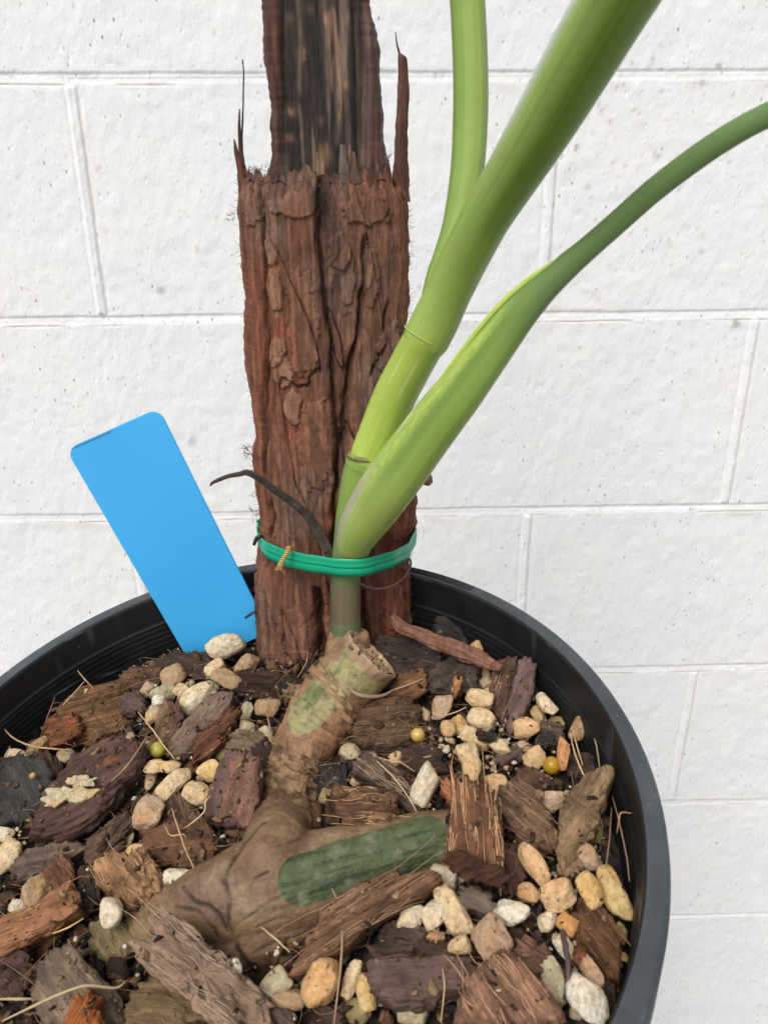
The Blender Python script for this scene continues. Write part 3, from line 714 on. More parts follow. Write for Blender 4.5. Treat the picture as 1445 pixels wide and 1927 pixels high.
def make_plant():
    b0 = soil(470, 1640); root = empty('potted_plant', b0)
    tag(root, 'green-stalked plant growing from a thick brown lying stem in the pot', 'plant')
    lime = np.array([.43, .575, .100]); mid = np.array([.245, .385, .060]); dark = np.array([.115, .215, .012]); pale = np.array([.52, .60, .30]); grey = np.array([.16, .25, .09])
    def L(a, b, t): return a + (b - a) * np.clip(t, 0, 1)[:, None]
    # --- shoot: node by node
    def node_mod(nodes, ribs=0, amp=.0):
        def f(s, th):
            k = 1.0
            for (c, w, a) in nodes: k += a * math.exp(-((s - c) / w) ** 2)
            return k + amp * np.cos(ribs * th + 1.3)
        return f
    pts = [(651, 1215, .345, 30), (650, 1170, .3445, 28), (650, 1120, .344, 28.5), (651, 1070, .343, 28), (658, 1020, .342, 30), (667, 975, .341, 35), (677, 930, .340, 38), (684, 895, .3395, 39), (693, 862, .339, 38)]
    V, Fq, S, TH = sweep(px_path(pts), 240, 140, 1., node_mod([(.97, .015, .05), (.99, .01, .03)], 2, .01))
    P = V; zt = lambda v: atY(650, v, .343)[2]
    n = streak(V, S, TH, 3)
    C = L(grey * .9, np.array([.20, .30, .06]), smooth(zt(1040), zt(900), V[:, 2])) * (1 + .12 * n[:, None])
    brown = smooth(zt(1168), zt(1164), V[:, 2] + n * .002) * smooth(zt(1078), zt(1098), V[:, 2])           # papery brown band
    C = L(C, np.array([.17, .125, .088]) * 1.0, brown * (.85 + .5 * n) * 1.)
    low = smooth(zt(1166), zt(1176), V[:, 2]); C = L(C, np.array([.135, .180, .100]) * 1., low); C *= (1 - .35 * smooth(.2, 1., np.cos(TH)) * smooth(zt(1060), zt(1080), V[:, 2]))[:, None]  # left side below the tape darkened: shading painted into the colour
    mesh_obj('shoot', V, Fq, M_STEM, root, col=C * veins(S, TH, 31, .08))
    # second internode up to the big leaf stalk
    pts = [(694, 868, .3385, 36), (703, 848, .338, 40), (716, 815, .3365, 41), (731, 775, .334, 41), (748, 735, .331, 41), (768, 697, .3275, 41), (788, 660, .324, 41), (806, 630, .321, 41.5), (812, 620, .3205, 40)]
    V, Fq, S, TH = sweep(px_path(pts), 200, 160, 1., node_mod([(.04, .03, .02), (.5, .3, -.015)], 2, .008))
    n = streak(V, S, TH, 5, 14)
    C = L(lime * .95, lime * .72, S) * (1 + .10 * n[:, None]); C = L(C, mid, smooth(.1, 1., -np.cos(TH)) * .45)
    for (s0, s1, t0, w) in ((.55, .86, 4.55, .05), (.60, .82, 5.25, .045)):                               # pale raised streaks
        C = L(C, pale, smooth(s0 - .04, s0 + .06, S) * smooth(s1 + .04, s1 - .06, S) * np.exp(-((TH - t0) / w) ** 2) * .6)
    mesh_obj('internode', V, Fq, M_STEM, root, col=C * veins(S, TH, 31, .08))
    # big leaf stalk
    pts = [(797, 648, .3225, 40), (806, 630, .321, 44), (822, 598, .319, 44.5), (842, 555, .315, 43), (866, 502, .309, 45), (890, 455, .302, 46), (915, 408, .295, 47.5), (945, 360, .287, 50), (985, 295, .276, 55), (1030, 220, .264, 61), (1085, 125, .250, 67), (1157, 2, .234, 73), (1260, -170, .214, 82), (1330, -290, .20, 88)]
    path = px_path(pts)
    V, Fq, S, TH = sweep(path, 260, 180, .92, node_mod([(.012, .012, .03)], 3, .012))
    n = streak(V, S, TH, 7, 16, 2); n2 = streak(V, S, TH, 8, 34, 2)
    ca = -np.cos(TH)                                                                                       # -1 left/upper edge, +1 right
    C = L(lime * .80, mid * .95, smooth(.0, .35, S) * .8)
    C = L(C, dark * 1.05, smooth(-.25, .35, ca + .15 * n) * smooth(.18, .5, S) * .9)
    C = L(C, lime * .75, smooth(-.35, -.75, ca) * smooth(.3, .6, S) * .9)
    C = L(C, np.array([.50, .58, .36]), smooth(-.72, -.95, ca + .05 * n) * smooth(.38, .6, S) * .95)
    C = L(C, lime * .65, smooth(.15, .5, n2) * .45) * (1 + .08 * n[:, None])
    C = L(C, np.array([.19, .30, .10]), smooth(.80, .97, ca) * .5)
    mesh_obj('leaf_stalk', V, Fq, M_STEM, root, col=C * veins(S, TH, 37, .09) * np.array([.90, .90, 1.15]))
    # collar ring where the stalk starts
    def ring(c_uvY, dirpx, r, tr, colr, name, flat=1., tilt=0.0, arc=(0, 2 * math.pi), mat=M_STEM, n=60):
        c = atY(*c_uvY); k = px2m(c); T = unit(atY(c_uvY[0] + dirpx[0], c_uvY[1] + dirpx[1], c_uvY[2] + dirpx[2]) - c)
        view = unit(c - CAM); A = unit(np.cross(T, view)); B = unit(np.cross(A, T)); th = np.linspace(arc[0], arc[1], n)
        P = c + r * k * (np.outer(np.cos(th), A) + np.outer(np.sin(th), B)) + np.outer(np.cos(th), T) * tilt * k
        V, Fq, S, TT = sweep(np.column_stack([P, np.full(n, tr * k) * (.7 + .5 * np.abs(fbm(np.stack([th * 3, th * 0, th * 0], -1), 2, 1)))]), n * 2, 10, .6)
        return mesh_obj(name, V, Fq, mat, root, col=np.tile(colr, (len(V), 1)))
    ring((800, 634, .3215), (12, -22, 0), 43.5, 1.6, (.36, .46, .13), 'node_scar')
    ring((693, 856, .3385), (10, -30, 0), 39.5, 2.6, (.13, .085, .06), 'dry_ring', tilt=-12, arc=(math.pi * .95, math.pi * 2.0), mat=M_OLD)
    ring((695, 851, .3385), (10, -30, 0), 40, 1.4, (.30, .22, .14), 'dry_ring', tilt=-9, arc=(math.pi * .95, math.pi * 1.75), mat=M_OLD)
    # rear leaf stalk
    pts = [(812, 560, .322, 20), (828, 520, .325, 26), (844, 480, .328, 28), (860, 430, .331, 29), (872, 370, .334, 30.5), (881, 300, .337, 32), (885, 220, .340, 33), (885.5, 150, .342, 33), (883, 70, .344, 33), (878, -20, .346, 33), (870, -130, .348, 33)]
    V, Fq, S, TH = sweep(px_path(pts), 200, 150, .9, node_mod([], 3, .01)); n = streak(V, S, TH, 9, 15, 2); ca = -np.cos(TH)
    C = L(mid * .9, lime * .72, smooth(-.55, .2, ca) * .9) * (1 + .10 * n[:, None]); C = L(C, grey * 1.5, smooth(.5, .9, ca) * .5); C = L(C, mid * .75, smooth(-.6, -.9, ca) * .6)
    C = L(C, np.array([.30, .42, .16]), smooth(.25, .5, streak(V, S, TH, 19, 30, 1)) * .4)
    mesh_obj('leaf_stalk', V, Fq, M_STEM, root, col=C * veins(S, TH, 37, .09) * np.array([.90, .90, 1.15]))
    # right leaf stalk with its sheath
    pts = [(662, 1046, .3418, 26), (665, 1034, .3395, 31), (670, 1014, .336, 36), (681, 991, .3315, 42), (700, 961, .326, 47), (726, 922, .320, 51), (757, 880, .315, 51.5), (790, 835, .310, 50), (825, 789, .305, 48.5), (862, 742, .300, 46), (900, 691, .296, 43), (940, 637, .292, 39.5), (980, 586, .288, 35), (1020, 543, .285, 30), (1062, 505, .282, 25.5), (1103, 470, .279, 22.5), (1160, 420, .275, 22), (1230, 358, .270, 22.5), (1310, 297, .265, 23), (1380, 251, .260, 23), (1450, 214, .255, 23), (1540, 175, .248, 23), (1640, 140, .24, 23)]
    def mod(s, th):
        k = 1 + .02 * np.cos(3 * th + .5)
        return k - .05 * math.exp(-((s - .0) / .02) ** 2)
    V, Fq, S, TH = sweep(px_path(pts), 320, 180, .82, mod); ca = -np.cos(TH); n = streak(V, S, TH, 11, 13, 3); n2 = streak(V, S, TH, 12, 30, 2.5)
    # which way is "upper left": find sign by position
    C = L(lime * .82, mid * 1.05, smooth(.1, .45, S)); C = L(C, np.array([.115, .205, .055]), smooth(.45, .62, S) * .85)
    UL = -ca                                                                                             # 1 at the upper-left edge
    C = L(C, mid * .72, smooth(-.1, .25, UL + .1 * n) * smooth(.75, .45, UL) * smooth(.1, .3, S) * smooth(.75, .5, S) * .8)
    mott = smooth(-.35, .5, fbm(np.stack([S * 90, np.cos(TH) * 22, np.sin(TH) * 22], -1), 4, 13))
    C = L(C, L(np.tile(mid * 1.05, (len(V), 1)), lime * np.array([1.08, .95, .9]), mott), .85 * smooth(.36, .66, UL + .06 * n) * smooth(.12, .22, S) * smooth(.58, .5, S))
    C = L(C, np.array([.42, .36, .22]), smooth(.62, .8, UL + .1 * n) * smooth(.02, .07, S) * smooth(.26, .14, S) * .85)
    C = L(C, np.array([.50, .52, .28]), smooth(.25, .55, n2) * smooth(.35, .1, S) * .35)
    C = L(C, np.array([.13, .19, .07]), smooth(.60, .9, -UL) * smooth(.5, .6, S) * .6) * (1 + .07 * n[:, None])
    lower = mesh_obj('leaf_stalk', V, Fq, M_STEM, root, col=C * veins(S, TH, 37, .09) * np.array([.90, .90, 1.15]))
    # thin dry-edged wing of the sheath along the stalk's upper edge
    path = np.array(px_path([(662, 965, .322, 3), (690, 905, .317, 5), (716, 870, .313, 6), (748, 826, .309, 7), (772, 788, .306, 6.5), (802, 752, .303, 5), (850, 686, .297, 4.5), (895, 625, .292, 4.5), (940, 573, .288, 4.5), (985, 532, .285, 4.5), (1035, 497, .282, 4), (1075, 470, .2805, 3.5), (1090, 458, .280, 1.6)]))
    V, Fq, S, TH = sweep(path, 200, 12, .25); n = fbm(V * 500, 3, 15)
    C = L(np.tile([.56, .50, .36], (len(V), 1)), lime * 1.05, smooth(.30, .48, S)); C = L(C, np.array([.55, .60, .30]), smooth(.1, .4, n) * .4)
    mesh_obj('sheath_wing', V, Fq, M_STEM, lower, col=C)
    V, Fq, S, TH = sweep(px_path([(1093, 463, .279, 2), (1090, 456, .279, 1.6), (1092, 452, .279, 1.)]), 10, 6); mesh_obj('sheath_tip', V, Fq, M_OLD, lower, col=np.tile([.03, .04, .02], (len(V), 1)))
    # aerial bud
    pts = [(778, 872, .335, 6), (790, 888, .333, 9), (800, 898, .332, 11.5), (805, 905, .332, 11), (810, 910, .332, 6)]
    V, Fq, S, TH = sweep(px_path(pts), 40, 20); C = L(np.tile([.40, .30, .10], (len(V), 1)), np.array([.24, .11, .07]), smooth(.45, .95, S)) * (1 + .2 * fbm(V * 500, 3, 2)[:, None])
    mesh_obj('bud', V, Fq, M_OLD, root, col=C)
    # dried dark strap lying over the post
    pts = [(396, 915, .343, 1.2), (402, 908, .343, 3), (428, 897, .342, 4), (452, 892, .342, 4.5), (466, 889, .342, 6), (490, 901, .343, 6), (520, 924, .344, 6.5), (550, 945, .345, 7), (575, 968, .346, 8), (593, 992, .347, 9), (607, 1016, .347, 9.5), (620, 1040, .346, 8), (627, 1056, .345, 5)]
    V, Fq, S, TH = sweep(px_path(pts), 160, 20, .35, lambda s, th: 1 + .22 * math.sin(s * 60) * np.sin(th) + .12 * np.cos(3 * th + s * 9))
    C = L(np.tile([.030, .024, .022], (len(V), 1)), np.array([.075, .055, .040]), smooth(.1, .5, streak(V, S, TH, 21, 5, 5)) + smooth(.3, .8, S) * .5)
    mesh_obj('dried_sheath', V, Fq, M_OLD, root, col=C)
    # --- old stem and lying stem: one fused skin
    def chain(rows, n=46): return spline(np.array(px_path(rows)), n)
    def yS(u, v, lift): return soil(u, v, lift)[1]
    stem_rows = [(505, 1660, yS(505, 1660, .006), 80), (520, 1600, yS(520, 1600, .012) + .0, 66), (532, 1545, .272, 57), (542, 1495, .283, 50), (556, 1445, .2935, 49), (577, 1395, .303, 55), (602, 1348, .3115, 59), (632, 1305, .319, 61), (660, 1272, .3235, 62), (692, 1239, .3252, 60)]
    rhi_rows = [(262, 1768, yS(262, 1768, -.006), 46), (330, 1730, yS(330, 1730, -.002), 66), (410, 1705, yS(410, 1705, .0), 84), (490, 1680, yS(490, 1680, .001), 98), (570, 1660, yS(570, 1660, .002), 90), (660, 1632, yS(660, 1632, .004), 76), (750, 1604, yS(750, 1604, .005), 65), (830, 1585, yS(830, 1585, .005), 58), (920, 1570, yS(920, 1570, .004), 50)]
    belly_rows = [(400, 1790, yS(400, 1790, -.010), 50), (480, 1765, yS(480, 1765, -.006), 62), (560, 1740, yS(560, 1740, -.006), 55), (640, 1700, yS(640, 1700, -.004), 40)]
    collar_rows = [(652, 1250, .340, 44), (656, 1215, .341, 42), (657, 1192, .3415, 37)]
    A_stem = chain(stem_rows); A_rhi = chain(rhi_rows); A_b = chain(belly_rows, 20); A_c = chain(collar_rows, 14)
    VV = []; FF = []; b = 0
    for A in (A_stem, A_rhi, A_b, A_c):
        V, Fq, _, _ = sweep(A, len(A) * 2, 40); VV.append(V); FF += [tuple(i + b for i in f) for f in Fq]; b += len(V)
    me = bpy.data.meshes.new('tmp'); me.from_pydata(np.vstack(VV).tolist(), [], FF); tmp = bpy.data.objects.new('tmp', me); sc.collection.objects.link(tmp)
    md = tmp.modifiers.new('r', 'REMESH'); md.mode = 'VOXEL'; md.voxel_size = .00052
    ms = tmp.modifiers.new('s', 'SMOOTH'); ms.factor = .5; ms.iterations = 12
    dg = bpy.context.evaluated_depsgraph_get(); em = tmp.evaluated_get(dg).to_mesh()
    V = np.zeros(len(em.vertices) * 3); em.vertices.foreach_get('co', V); V = V.reshape(-1, 3)
    NN = np.zeros(len(em.vertices) * 3); em.vertices.foreach_get('normal', NN); NN = NN.reshape(-1, 3)
    Fq = [tuple(p.vertices) for p in em.polygons]; tmp.evaluated_get(dg).to_mesh_clear(); bpy.data.objects.remove(tmp)
    def axis_param(A):
        P = A[:, :3]; best = np.full(len(V), 1e9); s = np.zeros(len(V)); cl = np.zeros((len(V), 3)); D_ = np.zeros((len(V), 3))
        for i in range(len(P) - 1):
            ab = P[i + 1] - P[i]; t = np.clip(((V - P[i]) @ ab) / (ab @ ab), 0, 1); q = P[i] + t[:, None] * ab; d = np.linalg.norm(V - q, axis=1) - A[i, 3]
            m_ = d < best; best[m_] = d[m_]; s[m_] = (i + t[m_]) / (len(P) - 1); cl[m_] = q[m_]; D_[m_] = unit(ab)
        return best, s, cl, D_
    d1, s1, c1, t1 = axis_param(A_stem); d2, s2, c2, t2 = axis_param(A_rhi); d4, s4, _, _ = axis_param(A_c)
    on_stem = smooth(.003, -.003, d1 - d2) ; on_stem = on_stem * smooth(.16, .28, s1)
    # angle round the stem, for slanting ring scars
    rad = V - c1; side = np.cross(t1, np.array([0, -1., 0])); side /= np.linalg.norm(side, axis=1, keepdims=True)
    ca = (rad * side).sum(1) / np.maximum(np.linalg.norm(rad, axis=1), 1e-6)
    wob = fbm(V * 120, 3, 4)
    def saw(x): f = x - np.floor(x); return f * smooth(1., .86, f)                                       # overlapping scale edges
    # tight wrinkles low on the stem, broad papery scales higher up
    sw = s1 + ca * .035 + wob * .02
    wr = smooth(.70, .56, s1)
    disp = on_stem * (wr * (saw(sw * 26) * .0022 + saw(sw * 47 + wob * 2) * .0009) + (1 - wr) * smooth(.88, .74, s1) * saw(sw * 12 + .35) * .0018)
    band = np.exp(-((s1 + ca * .05 - .80) / .010) ** 2) + .8 * np.exp(-((s1 + ca * .05 - .835) / .007) ** 2)
    disp += on_stem * band * .0019
    def surf(u, v, A, dr=1.):
        d = ray(u, v); d = d / np.linalg.norm(d); best = None                                              # first hit of the sight line with the chain's balls
        for a in A:
            oc = CAM - a[:3]; bb = oc @ d; disc = bb * bb - (oc @ oc - a[3] ** 2)
            if disc > 0:
                t = -bb - math.sqrt(disc)
                if best is None or t < best: best = t
        if best is None:
            j = np.argmin([np.linalg.norm(np.cross(a[:3] - CAM, d)) for a in A]); return A[j, :3]
        return CAM + d * best
    # leaf scars and creases of the lying stem
    rad2 = V - c2; up = rad2[:, 2] / np.maximum(np.linalg.norm(rad2, axis=1), 1e-6)
    sw2 = s2 - up * .05 + fbm(V * 60, 3, 6) * .02
    halo = np.zeros(len(V))
    ALLB = np.vstack([A_rhi, A_b, A_stem[:14]])
    cr2 = np.zeros(len(V)); wv = V + np.stack([fbm(V * 90 + 5 * q_, 3, 70 + q_) for q_ in range(3)], -1) * .0014
    for pl, w_, a_ in ([(405, 1642), (424, 1660), (434, 1690), (432, 1735), (448, 1785), (470, 1815)], .0009, 1.), ([(345, 1668), (362, 1692), (395, 1702), (418, 1722), (430, 1752)], .0008, .9), \
            ([(500, 1548), (470, 1580), (446, 1610), (424, 1645)], .0009, .8), ([(432, 1752), (470, 1722), (505, 1702), (536, 1684)], .0006, .9), ([(480, 1651), (510, 1639)], .0005, .8), ([(330, 1705), (372, 1712), (404, 1745), (420, 1790)], .0007, .7), \
            ([(455, 1590), (490, 1600), (530, 1590), (575, 1575)], .0006, .5), ([(590, 1745), (560, 1762), (520, 1768), (480, 1790)], .0008, .6), ([(300, 1722), (312, 1745), (318, 1780)], .0007, .8), ([(560, 1600), (530, 1640), (522, 1680)], .0005, .35), ([(480, 1745), (520, 1728), (560, 1722)], .0005, .5):
        P_ = [surf(u, v, ALLB) for u, v in pl]; dd_ = cap_dist(wv, P_, 1., 0, 0)
        cr2 = np.maximum(cr2, a_ * np.exp(-(dd_ / (w_ * 1.05)) ** 2)); halo = np.maximum(halo, a_ * np.exp(-(dd_ / .0028) ** 2))
    lo = np.zeros(len(V))
    zone = smooth(1.06, .9, cap_dist(wv, [surf(u, v, ALLB) for u, v in ((370, 1672), (400, 1682), (418, 1700))], .0085, 0, .0))
    disp += (1 - on_stem) * (-.0008 * cr2 + .0003 * halo + .0005 * fbm(V * 90, 3, 8) + saw(s2 * 11 + up * .4) * .0005 * smooth(.45, .3, s2))
    tw = fbm(np.stack([V[:, 0] * 500 + V[:, 2] * 260, V[:, 2] * 60, V[:, 1] * 160], -1), 3, 19)            # stretched fibres where the stem flares out
    flare = smooth(.16, .26, s1) * smooth(.50, .30, s1) * smooth(.010, .0, np.maximum(d1, 0)); disp += flare * tw * .0018
    disp += fbm(V * 260, 3, 9) * .00022
    # slice off the cut end of the old stem
    cut_c = atY(702, 1248, .330); a_ = atY(665, 1198, .3295); e_ = atY(736, 1298, .3255)
    Vd = V + NN * disp[:, None]
    cutn = unit(np.cross(e_ - a_, unit(cut_c - CAM) * 1.)); 
    if cutn[0] < 0: cutn = -cutn
    cc = atY(706, 1246, .3235); cutn = unit(.93 * cutn + .40 * unit(CAM - cc))
    over = (Vd - cc) @ cutn
    near = 0 * smooth(.80, .90, s1) * (np.linalg.norm(Vd - cut_c, axis=1) < .030) * (np.linalg.norm(Vd - A_c[-1, :3], axis=1) > .0095)
    Vd = Vd - cutn * np.maximum(over, 0)[:, None] * near[:, None]
    facem = smooth(.0002, .0012, over) * near * 0
    # the face is chewed: sunken middle with fibrous ridges, raised lips
    rel = Vd - cc; ax = unit(e_ - a_); al = rel @ ax; bt = unit(np.cross(cutn, ax)); be = rel @ bt
    rim_ = smooth(.5, .95, np.hypot(al / .0168, be / .0145))
    Vd = Vd - cutn * (facem * ((1 - rim_) * .0032 + .0012 * fbm(np.stack([al * 1500, be * 120, be * 0], -1), 3, 31)))[:, None]
    # colours
    nz = fbm(V * 130, 4, 41); n3 = fbm(V * 420, 4, 42); n5 = fbm(V * 45, 3, 43)
    tanb = np.array([.225, .150, .088]); brn = np.array([.155, .092, .055]); och = np.array([.27, .19, .10]); drk = np.array([.055, .036, .024]); olv = np.array([.22, .185, .085])
    C = L(np.tile(tanb, (len(V), 1)), brn, smooth(-.2, .4, nz)); C = L(C, och, smooth(.0, .5, n5) * .6)
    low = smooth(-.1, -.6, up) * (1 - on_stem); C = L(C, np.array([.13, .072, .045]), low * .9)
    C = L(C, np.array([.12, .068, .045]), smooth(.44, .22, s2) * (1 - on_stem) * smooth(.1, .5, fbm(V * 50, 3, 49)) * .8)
    C = L(C, olv, smooth(.30, .05, s2) * (1 - on_stem) * smooth(-.1, .4, n5) * .35)
    lf_ = fbm(np.stack([s2 * 10, up * 22, s2 * 0], -1), 4, 88); C *= (1 + .30 * lf_ * (1 - on_stem))[:, None]
    C = L(C, np.array([.30, .215, .135]), halo * (1 - on_stem) * smooth(-.2, .3, nz) * .45); C = L(C, np.array([.19, .125, .095]), zone * .75); C = L(C, drk * .7, np.clip(cr2 * 1.3, 0, 1) * (1 - on_stem) * .95); C = L(C, np.array([.33, .25, .16]), smooth(.05, .45, fbm(V * 75, 4, 48)) * (1 - on_stem) * smooth(-.2, .4, up) * .55)
    f = sw * 26; fr = f - np.floor(f); C = L(C, och, on_stem * wr * smooth(.55, .95, fr) * .5); C = L(C, drk, on_stem * wr * smooth(.30, .0, fr) * .9); C = L(C, drk, on_stem * wr * smooth(.1, .5, nz) * .5)
    f = sw * 12 + .35; fr = f - np.floor(f); C = L(C, np.array([.30, .17, .09]), on_stem * (1 - wr) * smooth(.9, .74, s1) * .6); C = L(C, drk * 1.5, on_stem * (1 - wr) * smooth(.10, .0, fr) * smooth(.9, .78, s1) * .8)
    C = L(C, np.array([.075, .05, .035]), flare * smooth(.0, .4, tw) * .7)
    C = L(C, np.array([.30, .19, .115]), on_stem * np.clip(band, 0, 1) * .7)
    # green skin showing through: on the lying stem, on the cut stem
    g = cap_dist(V, [surf(u, v, A_rhi) for u, v in ((572, 1656), (640, 1630), (715, 1606), (800, 1578))], .0098, 3, .14, 70)
    gm = smooth(1.02, .97, g)
    gcol = L(np.tile([.070, .105, .048], (len(V), 1)), np.array([.022, .045, .018]), smooth(-.1, .35, fbm(np.stack([s2 * 9, up * 26, s2 * 0], -1), 4, 61)))
    gcol = L(gcol, np.array([.20, .235, .18]), smooth(.08, .5, fbm(V * 190, 4, 62)) * .5)
    C = L(C, gcol, gm * .95)
    edge = np.exp(-((g - 1.03) / .05) ** 2); C = L(C, np.array([.20, .15, .085]), edge * .5)
    g1 = cap_dist(V, [surf(u, v, A_stem) for u, v in ((572, 1345), (605, 1312), (628, 1282))], .0090, 5, .22, 150)
    strp = smooth(-.05, .4, fbm(np.stack([s1 * 9, ca * 5.5, ca * 0], -1), 4, 63))
    gc1 = L(np.tile([.235, .240, .115], (len(V), 1)), np.array([.085, .115, .045]), strp)
    C = L(C, gc1, smooth(1.04, .92, g1) * .92 * (1 - smooth(.5, 1., band)))
    g2 = cap_dist(V, [surf(u, v, A_stem) for u, v in ((662, 1236), (676, 1270), (698, 1292))], .0066, 7, .25, 170)
    C = L(C, L(np.tile([.235, .235, .105], (len(V), 1)), np.array([.07, .11, .04]), smooth(.0, .5, fbm(V * 90, 3, 65))), smooth(1.04, .9, g2) * .9)
    oncol = smooth(.002, -.001, d4 - np.minimum(d1, d2)) * smooth(.2, .6, s4)
    C = L(C, np.array([.30, .21, .125]) , oncol * (.5 + .4 * n3))
    fc = L(np.tile([.20, .12, .065], (len(V), 1)), np.array([.50, .35, .20]), smooth(-.1, .3, fbm(np.stack([al * 1500, be * 120, be * 0], -1), 3, 31)))
    fc = L(fc, np.array([.40, .27, .17]), rim_ * .7)
    C = L(C, fc, facem)
    C = L(C, np.array([.26, .155, .09]), on_stem * np.clip(np.exp(-((s1 + ca * .05 - .80) / .016) ** 2) + np.exp(-((s1 + ca * .05 - .845) / .006) ** 2), 0, 1) * (1 - facem) * .8)
    edge_ = np.exp(-((s1 + ca * .05 - .772) / .004) ** 2) + np.exp(-((s1 + ca * .05 - .825) / .003) ** 2); C = L(C, drk, on_stem * edge_ * (1 - facem) * .7)
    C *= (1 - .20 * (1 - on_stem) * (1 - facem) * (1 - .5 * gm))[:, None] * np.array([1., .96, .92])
    C *= (1 + .12 * on_stem)[:, None]
    fine_ = fbm(V * 1000, 3, 95); spk = smooth(.34, .55, fbm(V * 620, 3, 96)) * (1 - facem); lng = fbm(np.stack([s2 * 14, up * 60, s2 * 0], -1), 3, 97) * (1 - on_stem)
    C = L(C, np.array([.07, .045, .03]), spk * .45 * (1 - gm)); C *= (1 + .18 * n3 + .22 * fine_ + .22 * lng * (1 - gm))[:, None] * np.array([1.04, .985, .95])
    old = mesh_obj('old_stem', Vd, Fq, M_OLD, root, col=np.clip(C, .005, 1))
    # the sawn end of the old stem: a shallow, fibrous dish with a raised lip
    n_ = unit(A_stem[-1, :3] - A_stem[-5, :3]); n_ = unit(n_ - .10 * unit(CAM - A_stem[-1, :3])); c0 = A_stem[-1, :3] + n_ * .0022; R0 = A_stem[-1, 3] * .97
    e1 = unit(np.cross(n_, CAM - c0)); e2 = np.cross(n_, e1); th = np.linspace(0, 2 * math.pi, 140, endpoint=False)
    prof = [(.90, -.0085), (.98, -.0055), (1.035, -.0018), (1.06, .0), (1.04, .0010), (.99, .0013), (.93, .0006)] + [(r_, -.0004 - .0011 * (1 - r_ ** 2)) for r_ in np.linspace(.90, .01, 26)]
    VD = np.zeros((len(prof), 140, 3)); CD = np.zeros((len(prof), 140, 3))
    edge_n = 1 + .07 * fbm(np.stack([np.cos(th) * 2, np.sin(th) * 2, th * 0], -1), 4, 51) + .03 * fbm(np.stack([np.cos(th) * 9, np.sin(th) * 9, th * 0], -1), 3, 52)
    for i_, (r_, h_) in enumerate(prof):
        a2 = np.cos(th) * r_; b2 = np.sin(th) * r_; fibre = fbm(np.stack([a2 * 26, b2 * 3.2, a2 * 0], -1), 4, 53); face_ = 1. if i_ > 6 else 0.
        VD[i_] = c0 + R0 * edge_n[:, None] * (np.outer(a2, e1) + np.outer(b2, e2)) + np.outer(h_ + face_ * fibre * .0016 + (1 - face_) * .0004 * fibre, n_)
        base_ = np.array([.52, .37, .22]) if face_ else np.array([.30, .20, .12])
        CD[i_] = base_ * (1 + (.9 if face_ else .35) * fibre)[:, None]
        if face_: CD[i_] = CD[i_] + (np.array([.085, .045, .025]) - CD[i_]) * (smooth(.05, -.25, fibre) * .8)[:, None]
        if i_ in (4, 5, 6): CD[i_] = np.array([.40, .27, .17]) * (1 + .3 * fibre)[:, None]
    Vt = VD.reshape(-1, 3); mesh_obj('cut_face', Vt, grid_faces(len(prof), 140, True), M_OLD, old, col=np.clip(CD.reshape(-1, 3), .01, 1))
    rng = random.Random(3); paths = []
    for k in range(34):
        a2 = rng.uniform(-.8, .8); P0 = c0 + R0 * (e1 * a2 + e2 * rng.uniform(-.5, .1)) - n_ * .0006; P1 = P0 + R0 * (e1 * rng.gauss(0, .05) + e2 * rng.uniform(.2, .6)) + n_ * rng.uniform(-.0002, .0012)
        m_ = (P0 + P1) / 2 + n_ * rng.uniform(.0002, .0009); w_ = rng.uniform(.5, 1.)
        paths.append(np.array([[*P0, .00024 * w_], [*m_, .00022 * w_], [*P1, .00010]]))
    Vt, Ft = tube_mesh(paths, 5, 6); mesh_obj('torn_fibres', Vt, Ft, M_FIB, old, obj_color=(.55, .40, .24))
    # papery skirt under the cut
    pts = [(655, 1292, .308, 2), (672, 1306, .3045, 3.5), (700, 1311, .305, 3.5), (722, 1308, .309, 3), (740, 1298, .314, 1.5)]
    Vt, Ft, S, T = sweep(px_path(pts), 40, 10, .6); mesh_obj('papery_edge', Vt, Ft, M_OLD, old, col=np.tile([.28, .19, .125], (len(Vt), 1)))
make_plant()

